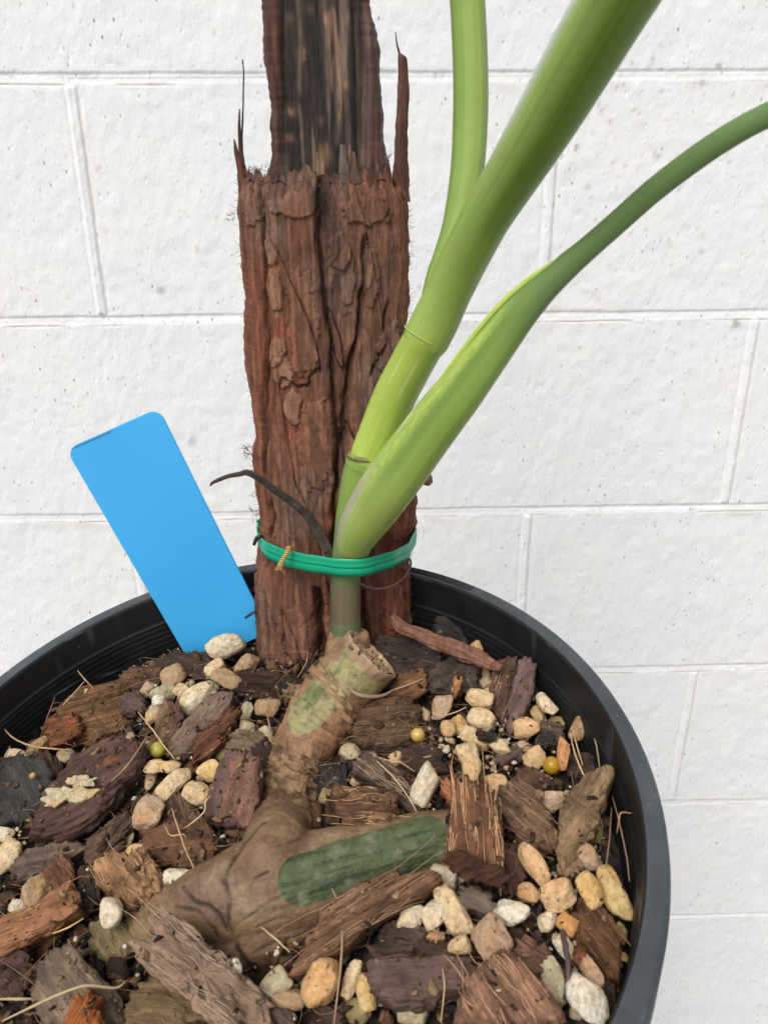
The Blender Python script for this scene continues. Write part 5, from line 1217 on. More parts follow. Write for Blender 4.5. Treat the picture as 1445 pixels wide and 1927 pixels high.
CHIPS = [
 # dark and low pieces first, the ones on top later
 ([(290, 1250), (330, 1232), (400, 1235), (440, 1262), (420, 1290), (330, 1275)], 10, .009, .001, BK, cD, 'dark bark piece under the lower edge of the blue label', {}),
 ([(432, 1270), (470, 1262), (560, 1275), (600, 1300), (560, 1325), (470, 1320), (430, 1300)], 5, .008, -.001, HK, cD, 'dark shaggy husk at the foot of the bark post', {}),
 ([(215, 1290), (250, 1260), (300, 1254), (322, 1275), (290, 1302), (220, 1312)], -8, .010, .003, BK, cB, 'smooth dark brown bark piece near the pot wall at the back left', dict(ridge=.5)),
 ([(80, 1372), (118, 1332), (160, 1302), (228, 1290), (262, 1322), (252, 1372), (205, 1402), (110, 1404)], -25, .014, .003, HK, (.22, .125, .065), 'big shaggy tan-brown husk along the left pot wall', dict(fib=18, fcol=(.40, .22, .11), ragged=1.6)),
 ([(88, 1385), (100, 1352), (140, 1345), (160, 1372), (140, 1400), (100, 1408)], -30, .010, .008, HK, (.30, .12, .06), 'orange-brown husk end at the left of the shaggy tan one', {}),
 ([(225, 1310), (262, 1302), (275, 1318), (270, 1345), (240, 1350), (222, 1335)], 40, .008, .008, CH, (.14, .09, .075), 'crumbly purple-brown bark bit between husk and white pebbles', {}),
 ([(262, 1420), (285, 1395), (300, 1342), (316, 1318), (334, 1352), (345, 1385), (330, 1420), (300, 1428)], -78, .005, .008, HK, (.25, .17, .105), 'tan leaf-like flake pointing up above the yellow-green pellet', dict(ridge=.5)),
 ([(318, 1322), (332, 1320), (345, 1350), (340, 1362), (326, 1350)], 70, .003, .013, BK, (.16, .075, .06), 'small purple-red sliver beside the tan leaf-like flake', {}),
 ([(328, 1430), (322, 1400), (345, 1372), (372, 1342), (395, 1318), (425, 1303), (442, 1318), (432, 1345), (405, 1370), (380, 1400), (352, 1436)], -52, .014, .006, BK, (.20, .145, .12), 'grey-purple split bark chunk below the big egg-shaped stone', dict(rid_f=.8)),
 ([(355, 1425), (385, 1378), (430, 1335), (447, 1345), (440, 1375), (400, 1420), (368, 1440)], -52, .010, .010, HK, (.17, .075, .05), 'shaggy red fibre bundle beside the grey-purple bark chunk', dict(fib=37, fcol=(.32, .14, .08), ragged=1.8)),
 ([(430, 1382), (450, 1372), (505, 1384), (512, 1402), (470, 1420), (432, 1412)], 10, .007, .006, CH, (.20, .15, .10), 'crusty bark crumb with pale mould above the dark red-brown slab', {}),
 ([(470, 1400), (520, 1400), (515, 1450), (490, 1500), (470, 1440)], 80, .008, .001, BK, cD, 'dark bark piece between the slab and the ringed old stem', {}),
 ([(0, 1432), (40, 1422), (90, 1436), (106, 1462), (98, 1508), (62, 1550), (10, 1562), (-30, 1550), (-30, 1440)], 60, .012, .006, CH, (.055, .054, .054), 'smooth black slab at the left edge of the picture', dict(rough=.4, ridge=.15)),
 ([(60, 1420), (95, 1415), (118, 1440), (120, 1480), (100, 1500), (90, 1450)], 70, .008, .003, BK, cB, 'brown bark flake leaning on the black slab', {}),
 ([(62, 1580), (66, 1540), (95, 1495), (140, 1445), (200, 1402), (262, 1398), (280, 1420), (262, 1462), (230, 1508), (182, 1560), (125, 1588)], -38, .019, .008, BK, (.115, .065, .055), 'large layered dark bark chunk with a white scab and red heart', dict(rid_f=.6, ridge=1.5)),
 ([(262, 1560), (320, 1538), (400, 1556), (420, 1600), (372, 1642), (295, 1635), (262, 1600)], 10, .012, .000, BK, (.17, .085, .05), 'brown and orange bark piece between pink stone and lying stem', dict(ridge=.4)),
 ([(312, 1545), (322, 1500), (345, 1492), (372, 1525), (385, 1560), (350, 1580)], 70, .010, .003, BK, (.15, .095, .062), 'brown wedge of bark below the blunt square stone', {}),
 ([(390, 1545), (385, 1520), (402, 1478), (420, 1430), (440, 1418), (496, 1428), (498, 1470), (484, 1545), (470, 1562), (440, 1560)], 100, .014, .010, BK, (.13, .08, .075), 'dark slab with a dull red-brown face left of the old stem', dict(ridge=.35, rough=.7)),
 ([(160, 1622), (172, 1580), (200, 1552), (240, 1538), (262, 1545), (245, 1580), (228, 1612), (190, 1640)], -50, .012, .005, BK, (.13, .085, .06), 'ridged dark bark piece above the square husk chunk', dict(ridge=1.6)),
 ([(22, 1632), (60, 1602), (130, 1585), (170, 1598), (130, 1632), (62, 1660), (25, 1650)], -20, .009, .005, WD, (.19, .14, .115), 'flat grey-brown wood flake at the left edge', {}),
 ([(85, 1640), (120, 1612), (140, 1630), (152, 1680), (138, 1712), (100, 1690)], 50, .010, .004, HK, (.24, .12, .075), 'red-brown husk behind the long orange wood piece', {}),
 ([(150, 1640), (185, 1640), (190, 1700), (170, 1740), (145, 1700)], 70, .010, -.001, BK, cD, 'dark bark strip left of the square husk chunk', {}),
 ([(184, 1626), (215, 1614), (240, 1620), (276, 1598), (296, 1622), (318, 1660), (296, 1688), (252, 1716), (230, 1700), (200, 1682), (186, 1655)], 60, .015, .010, HK, (.40, .235, .13), 'square tan-orange husk chunk with torn edges at the left', dict(fib=14, fcol=(.55, .34, .18), rough=1.5, ridge=.7)),
 ([(-20, 1752), (20, 1730), (70, 1706), (130, 1668), (152, 1690), (150, 1722), (110, 1752), (60, 1782), (18, 1798), (-20, 1800)], -28, .016, .008, WD, (.38, .19, .095), 'long orange-brown wood piece at the lower left edge', dict(fib=12, fcol=(.60, .34, .14))),
 ([(-20, 1800), (30, 1780), (62, 1800), (70, 1850), (40, 1882), (-20, 1880)], 10, .014, .002, BK, (.085, .05, .042), 'dark brown bark chunk below the long orange wood piece', {}),
 ([(176, 1740), (215, 1728), (256, 1742), (262, 1780), (230, 1822), (190, 1815), (174, 1780)], 60, .012, .000, BK, (.25, .20, .11), 'mossy tan bark cup under the barrel-shaped stone', dict(ridge=.4)),
 ([(255, 1700), (300, 1700), (330, 1740), (300, 1770), (262, 1750)], 30, .010, .001, BK, cK, 'black bark bit at the left tip of the lying stem', {}),
 ([(70, 1880), (80, 1822), (105, 1792), (140, 1788), (170, 1818), (200, 1850), (238, 1890), (240, 1945), (90, 1945)], 55, .018, .006, BK, (.23, .175, .135), 'large grey-tan weathered bark chunk at the bottom left', dict(ridge=.8)),
 ([(128, 1925), (140, 1890), (168, 1868), (190, 1890), (200, 1945), (130, 1945)], -70, .012, .015, WD, (.46, .16, .05), 'bright orange splinter of wood at the bottom left', {}),
 ([(236, 1892), (265, 1852), (330, 1842), (420, 1865), (450, 1890), (400, 1925), (300, 1945), (240, 1940)], 8, .012, .004, WD, (.22, .155, .085), 'yellow-brown curved bark under the striated piece', dict(ridge=1.2)),
 ([(272, 1800), (300, 1762), (332, 1745), (352, 1752), (400, 1790), (450, 1832), (490, 1880), (512, 1945), (440, 1945), (390, 1905), (330, 1868), (282, 1828)], 42, .018, .012, WD, (.36, .255, .195), 'large striated grey-purple bark piece with splayed end at the bottom', dict(ridge=4.2, rid_f=.40, ragged=2.6, fib=34, fcol=(.50, .38, .29))),
 ([(480, 1880), (500, 1860), (540, 1900), (560, 1945), (470, 1945)], 40, .010, .004, BK, cG, 'grey-brown bark bit at the bottom edge left of centre', {}),
 ([(600, 1890), (660, 1900), (640, 1945), (580, 1945)], 40, .010, .004, BK, cD, 'dark bark bit at the bottom edge below the peach stone', {}),
 # middle
 ([(530, 1300), (545, 1285), (590, 1290), (600, 1302), (560, 1316), (535, 1318)], 5, .003, .008, BK, (.36, .26, .17), 'pale papery scale at the foot of the bark post', {}),
 ([(655, 1372), (668, 1342), (720, 1325), (772, 1318), (792, 1345), (788, 1385), (748, 1428), (690, 1420), (662, 1396)], -10, .017, .004, HK, (.15, .095, .06), 'big shaggy dark brown husk right of the old stem', dict(fib=14, fcol=(.28, .18, .11), ragged=1.6)),
 ([(664, 1440), (690, 1418), (728, 1432), (790, 1500), (812, 1540), (770, 1535), (715, 1480), (668, 1466)], 42, .012, .006, HK, (.17, .12, .105), 'purple-grey fibrous husk slanting behind the small banded one', dict(fib=24, fcol=(.55, .40, .24))),
 ([(748, 1410), (790, 1398), (835, 1420), (842, 1458), (800, 1466), (752, 1450)], 10, .008, .001, BK, cD, 'flat dark bark flake above the long cream stone', {}),
 ([(600, 1430), (650, 1440), (660, 1500), (630, 1560), (598, 1520)], 80, .010, -.001, CH, cK, 'black bark bit in the shade beside the ringed stem', {}),
 ([(612, 1500), (634, 1488), (645, 1540), (640, 1570), (615, 1550)], 80, .010, .003, HK, cB, 'brown husk end behind the small banded one', {}),
 ([(630, 1492), (636, 1485), (690, 1488), (738, 1488), (748, 1520), (744, 1556), (700, 1556), (648, 1553), (636, 1530)], 3, .014, .016, HK, (.19, .105, .065), 'small banded rectangular husk lying on the thick stem', dict(fib=29, fcol=(.62, .40, .20), box=.25, ragged=.5, tilt=.3)),
 ([(735, 1300), (752, 1275), (790, 1262), (806, 1275), (800, 1305), (770, 1325), (740, 1332), (730, 1318)], -35, .008, .007, HK, (.27, .14, .075), 'small orange-brown husk right of the cut stem end', {}),
 ([(700, 1215), (722, 1200), (770, 1204), (800, 1208), (828, 1222), (812, 1240), (770, 1240), (740, 1256), (708, 1250)], 6, .003, .009, CH, (.075, .058, .055), 'thin black leaf-like scale right of the post foot', dict(curl=.3)),
 ([(715, 1268), (745, 1248), (790, 1240), (832, 1236), (826, 1258), (780, 1272), (752, 1296), (722, 1300)], -12, .004, .006, CH, (.085, .06, .052), 'curled dark scale under the thin black one', dict(curl=.5)),
 ([(806, 1288), (815, 1255), (848, 1238), (885, 1242), (902, 1266), (896, 1300), (868, 1318), (838, 1318), (812, 1308)], 30, .014, .008, CH, (.075, .055, .045), 'charred black lump with an orange chip in it', dict(rough=2., ridge=.3)),
 ([(846, 1300), (856, 1280), (868, 1276), (866, 1298), (856, 1312)], -60, .004, .0175, WD, (.48, .24, .10), 'small orange wood chip on the charred black lump', {}),
 ([(815, 1188), (824, 1168), (850, 1160), (872, 1180), (884, 1212), (872, 1228), (848, 1220), (820, 1206)], 40, .012, .006, CH, (.045, .042, .044), 'black charcoal lump against the back pot wall', dict(rough=1.6)),
 ([(925, 1292), (932, 1255), (952, 1236), (972, 1240), (975, 1275), (962, 1345), (948, 1372), (930, 1340)], -72, .010, .008, HK, (.16, .095, .075), 'fibrous brown edge of bark left of the smooth purple slab', dict(fib=9, fcol=(.66, .42, .24))),
 ([(948, 1375), (960, 1300), (976, 1248), (994, 1240), (1010, 1262), (1004, 1310), (985, 1350), (962, 1392)], -70, .012, .012, BK, (.19, .125, .12), 'upright smooth purple-grey bark slab at the right', dict(ridge=.35, rough=.7)),
 ([(1000, 1300), (1010, 1262), (1030, 1290), (1020, 1320), (1004, 1330)], -70, .006, .004, BK, cD, 'dark bark edge behind the smooth purple slab', {}),
 ([(1008, 1400), (1012, 1368), (1034, 1355), (1060, 1372), (1062, 1400), (1040, 1412)], 20, .006, .007, HK, (.17, .12, .095), 'curled papery bark scrap beside the rounded peach stone', dict(curl=-.6)),
 ([(1014, 1400), (1018, 1382), (1040, 1378), (1042, 1398), (1028, 1406)], 20, .004, .0105, CH, cK, 'glossy black flake inside the curled papery scrap', {}),
 ([(895, 1378), (915, 1372), (932, 1380), (930, 1392), (905, 1390)], 15, .003, .015, CH, cK, 'small black flake on the cream stone cluster', {}),
 ([(930, 1430), (965, 1408), (1000, 1402), (1010, 1415), (970, 1430), (940, 1445)], -20, .005, .005, WD, (.15, .11, .10), 'grey-brown splinter under the cream cluster', {}),
 ([(955, 1475), (975, 1448), (1010, 1450), (1040, 1475), (1030, 1500), (985, 1492)], 30, .008, .004, BK, (.13, .07, .05), 'reddish dark bark under the amber pellet', {}),
 ([(1050, 1430), (1100, 1420), (1125, 1440), (1120, 1470), (1080, 1470), (1052, 1455)], 10, .009, .001, BK, cD, 'dark bark piece below the upright red-orange stone', {}),
 ([(832, 1474), (842, 1470), (860, 1490), (858, 1512), (845, 1505)], 50, .004, .008, WD, (.36, .15, .08), 'little red wood chip left of the big upright husk', {}),
 ([(925, 1510), (940, 1490), (975, 1478), (1000, 1484), (1022, 1520), (1048, 1580), (1042, 1606), (1012, 1606), (982, 1592), (948, 1552)], 48, .014, .009, HK, (.23, .145, .10), 'slanting brown fibrous husk right of the big upright one', dict(ridge=1.4, fib=13, fcol=(.42, .27, .17), ragged=1.5)),
 ([(1048, 1600), (1052, 1540), (1062, 1508), (1092, 1478), (1128, 1452), (1152, 1448), (1156, 1466), (1140, 1500), (1128, 1545), (1120, 1585), (1092, 1600), (1100, 1625), (1060, 1640), (1048, 1620)], -60, .014, .011, BK, (.30, .205, .12), 'crusty yellow-brown bark chunk by the right pot wall', dict(rough=1.6, ridge=.7)),
 ([(1048, 1640), (1050, 1590), (1085, 1590), (1098, 1640), (1080, 1655)], 80, .009, .006, WD, (.34, .235, .15), 'pale tan lower tip of bark under the crusty chunk', {}),
 ([(940, 1590), (985, 1600), (990, 1650), (962, 1690), (942, 1660)], 70, .010, .001, BK, (.11, .06, .045), 'dark reddish bark behind the long pointed stone', {}),
 ([(842, 1600), (846, 1548), (850, 1500), (860, 1458), (872, 1462), (895, 1472), (928, 1490), (938, 1530), (946, 1600), (950, 1640), (938, 1668), (900, 1662), (868, 1648), (845, 1630)], 86, .022, .020, HK, (.235, .115, .07), 'big upright red-brown coir husk with wiry golden fibres', dict(fib=55, fcol=(.72, .42, .20), box=.3, ragged=1.6, tilt=.25)),
 ([(555, 1838), (570, 1790), (598, 1742), (640, 1695), (700, 1662), (760, 1648), (815, 1648), (838, 1665), (800, 1690), (740, 1712), (692, 1750), (655, 1795), (610, 1815), (580, 1842)], -38, .013, .014, HK, (.235, .135, .085), 'long arched shaggy husk below the green patch of the lying stem', dict(fib=31, fcol=(.42, .25, .15), ragged=1.4)),
 ([(700, 1790), (712, 1755), (760, 1748), (825, 1765), (862, 1800), (850, 1822), (770, 1815), (710, 1815)], 15, .013, .003, CH, (.13, .085, .062), 'crumbly dirt-brown bark clump below the ribbed white pair', dict(rough=1.8)),
 ([(806, 1765), (816, 1752), (835, 1756), (838, 1770), (820, 1774)], 10, .004, .0145, WD, (.52, .30, .19), 'tiny pinkish chip on the crumbly dirt-brown clump', {}),
 ([(692, 1850), (698, 1815), (740, 1808), (820, 1806), (888, 1808), (894, 1850), (888, 1872), (842, 1880), (800, 1902), (748, 1902), (712, 1880)], 4, .018, .010, WD, (.165, .108, .092), 'purple-grey wood block across the bottom centre', dict(ridge=.4, rough=.9)),
 ([(856, 1700), (866, 1672), (900, 1668), (930, 1690), (945, 1715), (938, 1735), (905, 1722), (872, 1718)], 32, .009, .010, BK, (.20, .16, .13), 'dark shell-like chip with a pale top under the big husk', dict(ridge=.2)),
 ([(935, 1745), (975, 1748), (1000, 1775), (970, 1800), (940, 1780)], 30, .008, .002, BK, cD, 'dark bark between the round grey-pink and white stones', {}),
 ([(965, 1800), (975, 1775), (1010, 1768), (1038, 1800), (1024, 1848), (990, 1850), (968, 1828)], 40, .013, .008, BK, (.20, .105, .08), 'reddish brown bark block right of the round grey-pink stone', {}),
 ([(1080, 1712), (1095, 1698), (1128, 1712), (1160, 1760), (1172, 1815), (1160, 1860), (1128, 1830), (1100, 1790), (1082, 1745)], 60, .012, .003, HK, (.19, .10, .055), 'shaded brown husk between yellow stones at the right pot wall', dict(fib=9, fcol=(.30, .17, .09))),
 ([(1072, 1800), (1085, 1770), (1105, 1790), (1100, 1815), (1085, 1822)], 60, .006, .011, HK, (.26, .10, .055), 'small rust-red husk crumb behind the dark bent twig', {}),
 ([(1120, 1850), (1160, 1850), (1160, 1910), (1120, 1945), (1105, 1900)], 60, .010, -.001, BK, cD, 'dark bark piece behind the big white block', {}),
 ([(856, 1945), (866, 1895), (885, 1850), (915, 1805), (948, 1800), (985, 1825), (1015, 1860), (1050, 1910), (1068, 1945)], 62, .024, .014, HK, (.33, .19, .135), 'big pink-brown coir block cut by the bottom edge', dict(fib=28, fcol=(.66, .38, .22), box=.3, ridge=.8)),
]
for i, (poly, gr, th_, lf, mt, c, lab, kw) in enumerate(CHIPS):
    kw = dict(kw)
    nm, ct = ('husk_chip', 'husk chip') if mt is HK else (('wood_chip', 'wood chip') if mt is WD else ('bark_chip', 'bark chip'))
    o = chip(300 + i, poly, gr, th_, lf, mt, c, lab, cat=ct, name=nm, **kw)
    if 'white scab' in lab: BIG = o
    if 'dull red-brown face' in lab: SLAB = o
    if 'big upright red-brown coir' in lab: HUSK = o
# patches on two of the chips: pale scab, red heart, red-brown face
def patch(i, poly, lift, th_, mat, c, name, parent, grain=-38, ridge=.3, tilt=.5):
    o = chip(i, poly, grain, th_, lift, mat, c, None, cat=None, name=name, group=None, ridge=ridge, ragged=1.2, tilt=tilt)
    M = PARM[o.name]; o.parent = parent; o.matrix_parent_inverse = Matrix.Identity(4); o.matrix_basis = PARM[parent.name].inverted() @ M
patch(400, [(128, 1462), (140, 1430), (170, 1405), (215, 1405), (228, 1430), (205, 1455), (170, 1470)], .0165, .005, BK, (.34, .13, .07), 'red_heart', BIG)
patch(401, [(128, 1466), (150, 1462), (183, 1464), (180, 1480), (150, 1484), (128, 1476)], .0195, .002, M_PUM, (.62, .58, .44), 'white_scab', BIG)
patch(402, [(82, 1502), (95, 1488), (120, 1480), (160, 1484), (185, 1486), (170, 1502), (140, 1510), (118, 1505), (104, 1522), (90, 1518)], .0185, .002, M_PUM, (.64, .60, .46), 'white_scab', BIG)
patch(404, [(844, 1606), (870, 1604), (905, 1618), (947, 1634), (952, 1650), (940, 1671), (902, 1667), (868, 1652), (846, 1634)], .0275, .006, HK, (.085, .040, .024), 'cut_end', HUSK, 150, ridge=1.2, tilt=.0)  # husk's lower end face, its shade put into a darker brown
patch(403, [(428, 1470), (432, 1430), (470, 1424), (490, 1432), (488, 1470), (480, 1530), (474, 1556), (450, 1552), (412, 1538), (420, 1510)], .0155, .005, BK, (.21, .11, .085), 'red_brown_face', SLAB, 100)

# ------------------------------------------------------------------ strips, twigs and fibres
def strand(name, pts, label, cat, colr, mat=None, flat=1., n=60, m=10, group=None, rough=.1, lift=0.):
    """pts: rows (u, v, height above the mix, half width px)"""
    rows = []
    for u, v, h, r in pts:
        P = soil(u, v, h); rows.append([*P, r * px2m(P)])
    V, Fq, S, T = sweep(np.array(rows), n, m, flat, lambda s, th: 1 + rough * np.sin(th * 3 + s * 30) * (1 + .5 * math.sin(s * 70)))
    V += (fbm(V * 700, 2, 3) * .0001)[:, None]
    o = mesh_obj(name, V, Fq, mat or M_FIB, col=np.outer(1 + .35 * fbm(V * np.array([500, 500, 500]), 3, 5), colr), obj_color=colr); tag(o, label, cat, group); return o
# thick red-brown strip leaning from the post to the right
rows = [(738, 1158, .353, 5), (752, 1178, .350, 10), (780, 1190, .345, 11), (815, 1205, .340, 13), (850, 1218, .334, 15), (885, 1232, .329, 15), (918, 1247, .325, 12), (942, 1257, .322, 6)]
V, Fq, S, T = sweep(px_path(rows), 160, 36, .8, lambda s, th: 1 + .13 * np.cos(th * 7 + s * 6) + .10 * np.sin(th * 3 + s * 25)); st = fbm(np.stack([np.cos(T) * 9, np.sin(T) * 9, S * 7], -1), 4, 3)
V += fbm(V * 600, 3, 9)[:, None] * .0003
tag(mesh_obj('bark_strip', V, Fq, M_POST, col=np.array([.20, .095, .065]) * (1 + .55 * st[:, None]) + smooth(.2, .5, st)[:, None] * np.array([.10, .06, .045])), 'long red-brown bark strip running from the post foot to the right', 'bark strip')
strand('twig', [(1057, 1752, .014, 5), (1063, 1780, .017, 5.5), (1069, 1815, .018, 5.5), (1068, 1850, .016, 5), (1063, 1882, .012, 5)], 'dark purple bent twig between stones at the lower right', 'twig', (.085, .05, .055))
FG = 'loose fibres on the potting mix'; ft = (.50, .34, .18)
for pts, lab, c, r in [
 ([(3, 1366, .012), (28, 1390, .014), (62, 1404, .015), (100, 1409, .014), (138, 1412, .010)], 'long tan fibre arching over the left edge of the mix', (.46, .30, .16), 1.7),
 ([(147, 1262, .024), (165, 1284, .018), (186, 1304, .010)], 'short straight fibre sticking up against the left inner wall', (.48, .30, .17), 1.6),
 ([(103, 1346, .008), (130, 1315, .016), (159, 1283, .022)], 'thin pale fibre slanting up along the left inner wall', (.55, .40, .22), 1.1),
 ([(78, 1384, .006), (90, 1350, .014), (104, 1312, .020)], 'dark reddish fibre standing at the left inner wall', (.16, .085, .06), 1.5),
 ([(1, 1340, .014), (4, 1310, .018), (3, 1284, .022)], 'stiff pale fibre standing at the very left edge', (.55, .42, .26), 1.5),
 ([(-4, 1455, .012), (8, 1430, .016), (20, 1404, .018)], 'grey-brown fibre rising behind the black slab at the left edge', (.30, .22, .16), 1.5),
 ([(260, 1340, .016), (285, 1370, .018), (308, 1402, .018), (330, 1430, .014)], 'straight tan fibre crossing the tan leaf-like flake', (.55, .36, .20), 1.4),
 ([(345, 1560, .010), (362, 1548, .015), (384, 1528, .017), (388, 1508, .017), (402, 1492, .016)], 'curly pale fibre left of the dark red-brown slab', (.62, .47, .27), 1.2),
 ([(323, 1520, .014), (335, 1556, .016), (350, 1600, .014), (373, 1650, .012)], 'long straight fibre running down to the bright white stone', (.50, .35, .18), 1.3),
 ([(310, 1552, .012), (322, 1572, .015), (345, 1570, .015), (352, 1580, .012)], 'small hooked fibre below the large pink stone', (.50, .33, .17), 1.3),
 ([(1072, 1378, .018), (1082, 1420, .020), (1100, 1462, .021), (1136, 1520, .016)], 'long golden fibre over the crusty yellow-brown bark', (.60, .42, .24), 1.5),
 ([(1078, 1376, .018), (1085, 1404, .020), (1096, 1440, .018)], 'short golden fibre beside the long one at the right', (.58, .38, .2), 1.3),
 ([(1112, 1370, .014), (1122, 1405, .016), (1129, 1452, .014)], 'olive fibre standing at the right inner pot wall', (.34, .27, .12), 1.5),
 ([(700, 1424, .014), (738, 1460, .016), (768, 1500, .015), (785, 1530, .012)], 'pale fibre lying along the purple-grey husk', (.60, .44, .27), 1.2),
 ([(712, 1424, .013), (735, 1432, .015), (755, 1436, .015), (780, 1452, .012)], 'fine fibre bent over the small cream-tan stone', (.58, .42, .26), 1.),
 ([(836, 1347, .017), (855, 1341, .018), (877, 1331, .019)], 'short fibre linking the pinkish white and speckled stones', (.55, .38, .22), 1.2),
 ([(-5, 1880, .014), (35, 1880, .016), (66, 1880, .014)], 'thick tan root end at the lower left edge', (.42, .32, .18), 3.),
 ([(5, 1922, .016), (60, 1895, .020), (108, 1873, .024), (162, 1855, .024), (218, 1859, .018), (238, 1846, .016)], 'long pale root crossing the weathered chunk at the bottom left', (.42, .34, .19), 2.6),
 ([(100, 1757, .018), (130, 1745, .019), (158, 1728, .018)], 'golden sliver along the long orange wood piece', (.66, .44, .18), 1.6),
 ([(625, 1672, .018), (637, 1705, .020), (644, 1760, .020), (640, 1830, .020), (628, 1930, .016)], 'long brown root hanging over the husk arch at the bottom', (.34, .22, .13), 2.2),
 ([(492, 1745, .014), (520, 1768, .016), (545, 1792, .014)], 'short straw-coloured fibre on the shaded underside of the lying stem', (.50, .37, .22), 2.),
 ([(832, 1822, .022), (836, 1858, .022), (829, 1925, .018)], 'pale thread hanging down the purple-grey wood block', (.52, .38, .22), 1.4),
 ([(868, 1808, .022), (871, 1840, .022), (871, 1875, .018)], 'short brown thread on the purple-grey wood block', (.30, .18, .11), 1.4),
 ([(1152, 1500, .016), (1164, 1545, .018), (1178, 1610, .018), (1184, 1660, .014)], 'thin reddish fibre along the right inner pot wall', (.30, .17, .09), 1.3),
 ([(1188, 1530, .022), (1168, 1530, .020), (1164, 1545, .018), (1160, 1568, .014)], 'kinked rust-red fibre sticking to the right inner pot wall', (.34, .15, .07), 1.9),
 ([(1150, 1520, .012), (1146, 1580, .016), (1138, 1645, .014)], 'straight brown fibre standing behind the very long yellow stone', (.24, .14, .08), 1.6),
 ([(503, 1345, .013), (508, 1370, .012), (506, 1388, .010), (520, 1405, .009)], 'short brown root hanging over the lone tan stone', (.30, .19, .11), 2.),
 ([(735, 1300, .020), (770, 1288, .016), (800, 1276, .012)], 'pair of straw fibres trailing right from the cut stem', (.50, .34, .20), 1.7),
 ([(560, 1275, .010), (575, 1250, .018), (580, 1228, .022)], 'hair-thin fibre rising at the foot of the bark post', (.45, .30, .2), .9),
 ([(210, 1470, .016), (240, 1440, .019), (268, 1400, .018), (278, 1380, .014)], 'fine fibre behind the white-scabbed bark chunk', (.45, .30, .17), 1.)]:
    strand('coir_fibre', [(*p_, r * (1 if 0 < k < len(pts) - 1 else .55)) for k, p_ in enumerate(pts)], lab, 'fibre', c, group=FG, n=50, m=6, rough=.05)
# stuff: fine hairs strewn over everything
rng = np.random.RandomState(12); paths = []
for k in range(900):
    rr = .142 * math.sqrt(rng.rand()); t = rng.rand() * 2 * math.pi; x, y = PX + rr * math.cos(t), PY + rr * math.sin(t); z = float(soil_z(x, y)) + rng.uniform(.0005, .010)
    a = rng.rand() * 6.283; L_ = rng.uniform(.003, .016) * (1.8 if rng.rand() < .15 else 1); b_ = rng.normal(size=3) * L_ * .25; up = rng.normal() * .25
    d = np.array([math.cos(a), math.sin(a), up]); p0 = np.array([x, y, z])
    if math.hypot(*(p0 + d * L_ - [PX, PY, 0])[:2]) > .145: continue
    paths.append(np.array([[*(p0 + d * L_ * f + b_ * math.sin(f * 3.14) * np.array([1, 1, .3])), .00009 * (1.3 - f * .5)] for f in (0, .35, .7, 1)]))
V, Fq = tube_mesh(paths, 4, 7); tag(mesh_obj('fine_fibres', V, Fq, M_FIB, obj_color=(.36, .22, .12)), 'hair-fine coir fibres strewn over the potting mix', 'fibres', kind='stuff')

# grit of broken pumice in drifts between the stones
rng = np.random.RandomState(31); VV = []; FF = []; CC = []; b = 0
_l = np.linspace(-math.pi / 2, math.pi / 2, 6); _o = np.linspace(0, 2 * math.pi, 9, endpoint=False); _L, _O = np.meshgrid(_l, _o, indexing='ij')
_s = np.stack([np.cos(_L) * np.cos(_O), np.cos(_L) * np.sin(_O), np.sin(_L)], -1).reshape(-1, 3); _q = grid_faces(6, 9, True)
for (u0, v0, su, sv, nn) in [(900, 1390, 75, 55, 120), (330, 1330, 70, 60, 90), (350, 1470, 60, 50, 60), (1060, 1700, 60, 70, 80), (850, 1740, 80, 50, 70), (1000, 1460, 60, 50, 60), (650, 1860, 90, 40, 60), (60, 1620, 50, 60, 40), (620, 1640, 300, 160, 110), (1020, 1380, 60, 30, 30)]:
    for k in range(nn):
        u, v = rng.normal(u0, su), rng.normal(v0, sv)
        if v > 1960: continue
        P = soil(u, v, rng.uniform(.001, .006))
        if math.hypot(P[0] - PX, P[1] - PY) > .143: continue
        L_ = rng.choice([.0007, .0012, .0020], p=[.45, .38, .17]) * rng.uniform(.8, 1.3)
        Q = np.array(Matrix.Rotation(rng.rand() * 6.3, 3, 'Z') @ Matrix.Rotation(rng.rand() * 3, 3, 'X'))
        W = (_s * (1 + .25 * rng.uniform(-1, 1, (len(_s), 1))) * np.array([L_, L_ * rng.uniform(.55, .9), L_ * rng.uniform(.5, .8)])) @ Q.T + P
        VV.append(W); FF.append(_q + b); b += len(_s); CC.append(np.tile(np.array([(.62, .50, .34), (.70, .62, .48), (.50, .36, .22), (.40, .34, .22)][rng.randint(4)]) * rng.uniform(.8, 1.05), (len(_s), 1)))
tag(mesh_obj('pumice_grit', np.vstack(VV), np.vstack(FF), M_MIX, smoothf=False, col=np.vstack(CC)), 'small broken pumice grit lying in drifts between the stones', 'grit', kind='stuff')

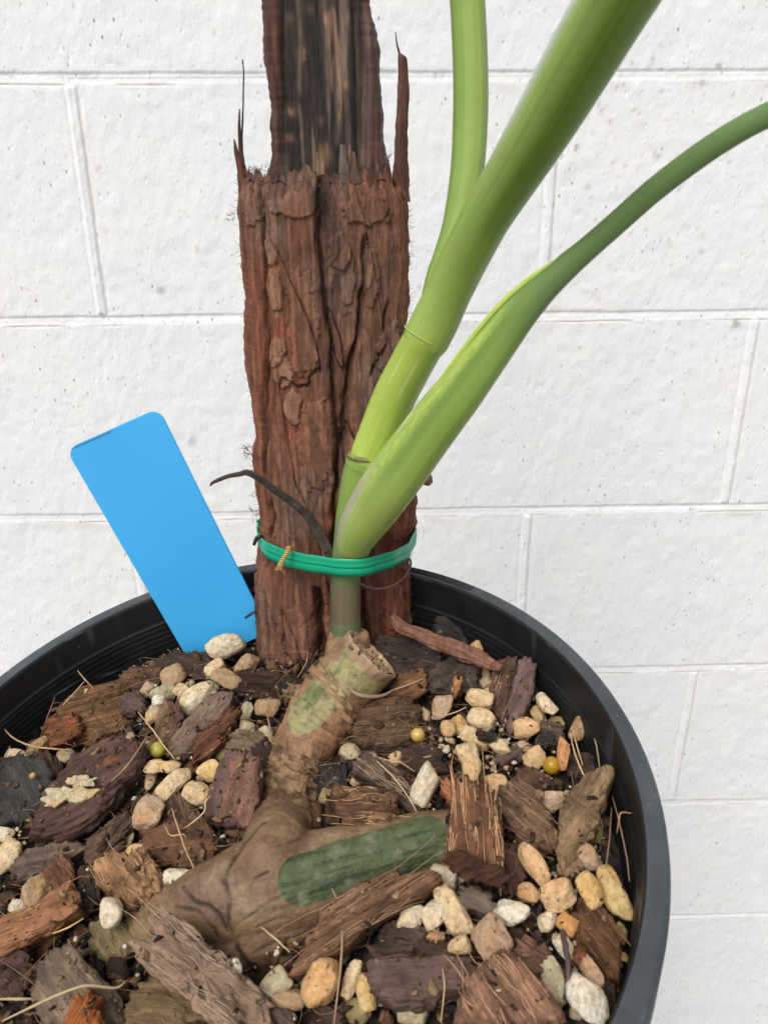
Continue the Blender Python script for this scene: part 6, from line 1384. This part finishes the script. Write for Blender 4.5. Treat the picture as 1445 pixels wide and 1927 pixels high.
# crumbs and dust that have settled on the stones and chips (too many to count)
def settle():
    bpy.context.view_layer.update(); dg = bpy.context.evaluated_depsgraph_get(); rng = np.random.RandomState(77)
    nlat, nlon = 4, 6; la = np.linspace(-math.pi / 2, math.pi / 2, nlat); lo = np.linspace(0, 2 * math.pi, nlon, endpoint=False); LA, LO = np.meshgrid(la, lo, indexing='ij')
    sph = np.stack([np.cos(LA) * np.cos(LO), np.cos(LA) * np.sin(LO), np.sin(LA)], -1).reshape(-1, 3); fq = grid_faces(nlat, nlon, True)
    pal = [(.05, .03, .02), (.10, .055, .03), (.03, .02, .016), (.16, .09, .05), (.22, .14, .08), (.30, .21, .13), (.55, .44, .30)]; VV = []; FF = []; CC = []; b = 0
    ok = ('stone', 'chip', 'crumb', 'mix', 'strip', 'face')
    for k in range(5200):
        r = .1445 * math.sqrt(rng.rand()); t = rng.rand() * 6.283; x, y = PX + r * math.cos(t), PY + r * math.sin(t)
        h, loc, nrm, _, ob, _ = sc.ray_cast(dg, Vector((x, y, RZ + rim_z(x, y) + .012)), Vector((0, 0, -1)))
        if not h or not any(w in ob.name for w in ok) or nrm.z < .45: continue
        if 'stone' in ob.name and rng.rand() < .62: continue
        L_ = rng.choice([.0005, .0009, .0015, .0024], p=[.42, .33, .18, .07]) * rng.uniform(.7, 1.2)
        if 'stone' in ob.name or 'stem' in ob.name: L_ *= .6
        q = sph * (1 + .4 * rng.uniform(-1, 1, (len(sph), 1))) * np.array([L_, L_ * rng.uniform(.3, .7), L_ * rng.uniform(.15, .4)])
        M = Vector(nrm).to_track_quat('Z', 'Y').to_matrix() @ Matrix.Rotation(rng.rand() * 6.3, 3, 'Z')
        VV.append(q @ np.array(M).T + np.array(loc) + np.array(nrm) * L_ * .12); FF.append(fq + b); b += len(sph); CC.append(np.tile(np.array(pal[rng.randint(6 if rng.rand() < .93 else 7)]), (len(sph), 1)))
    tag(mesh_obj('bark_dust', np.vstack(VV), np.vstack(FF), M_MIX, smoothf=False, col=np.vstack(CC)), 'tiny crumbs and dust settled on the stones and bark', 'dust', kind='stuff')
settle()
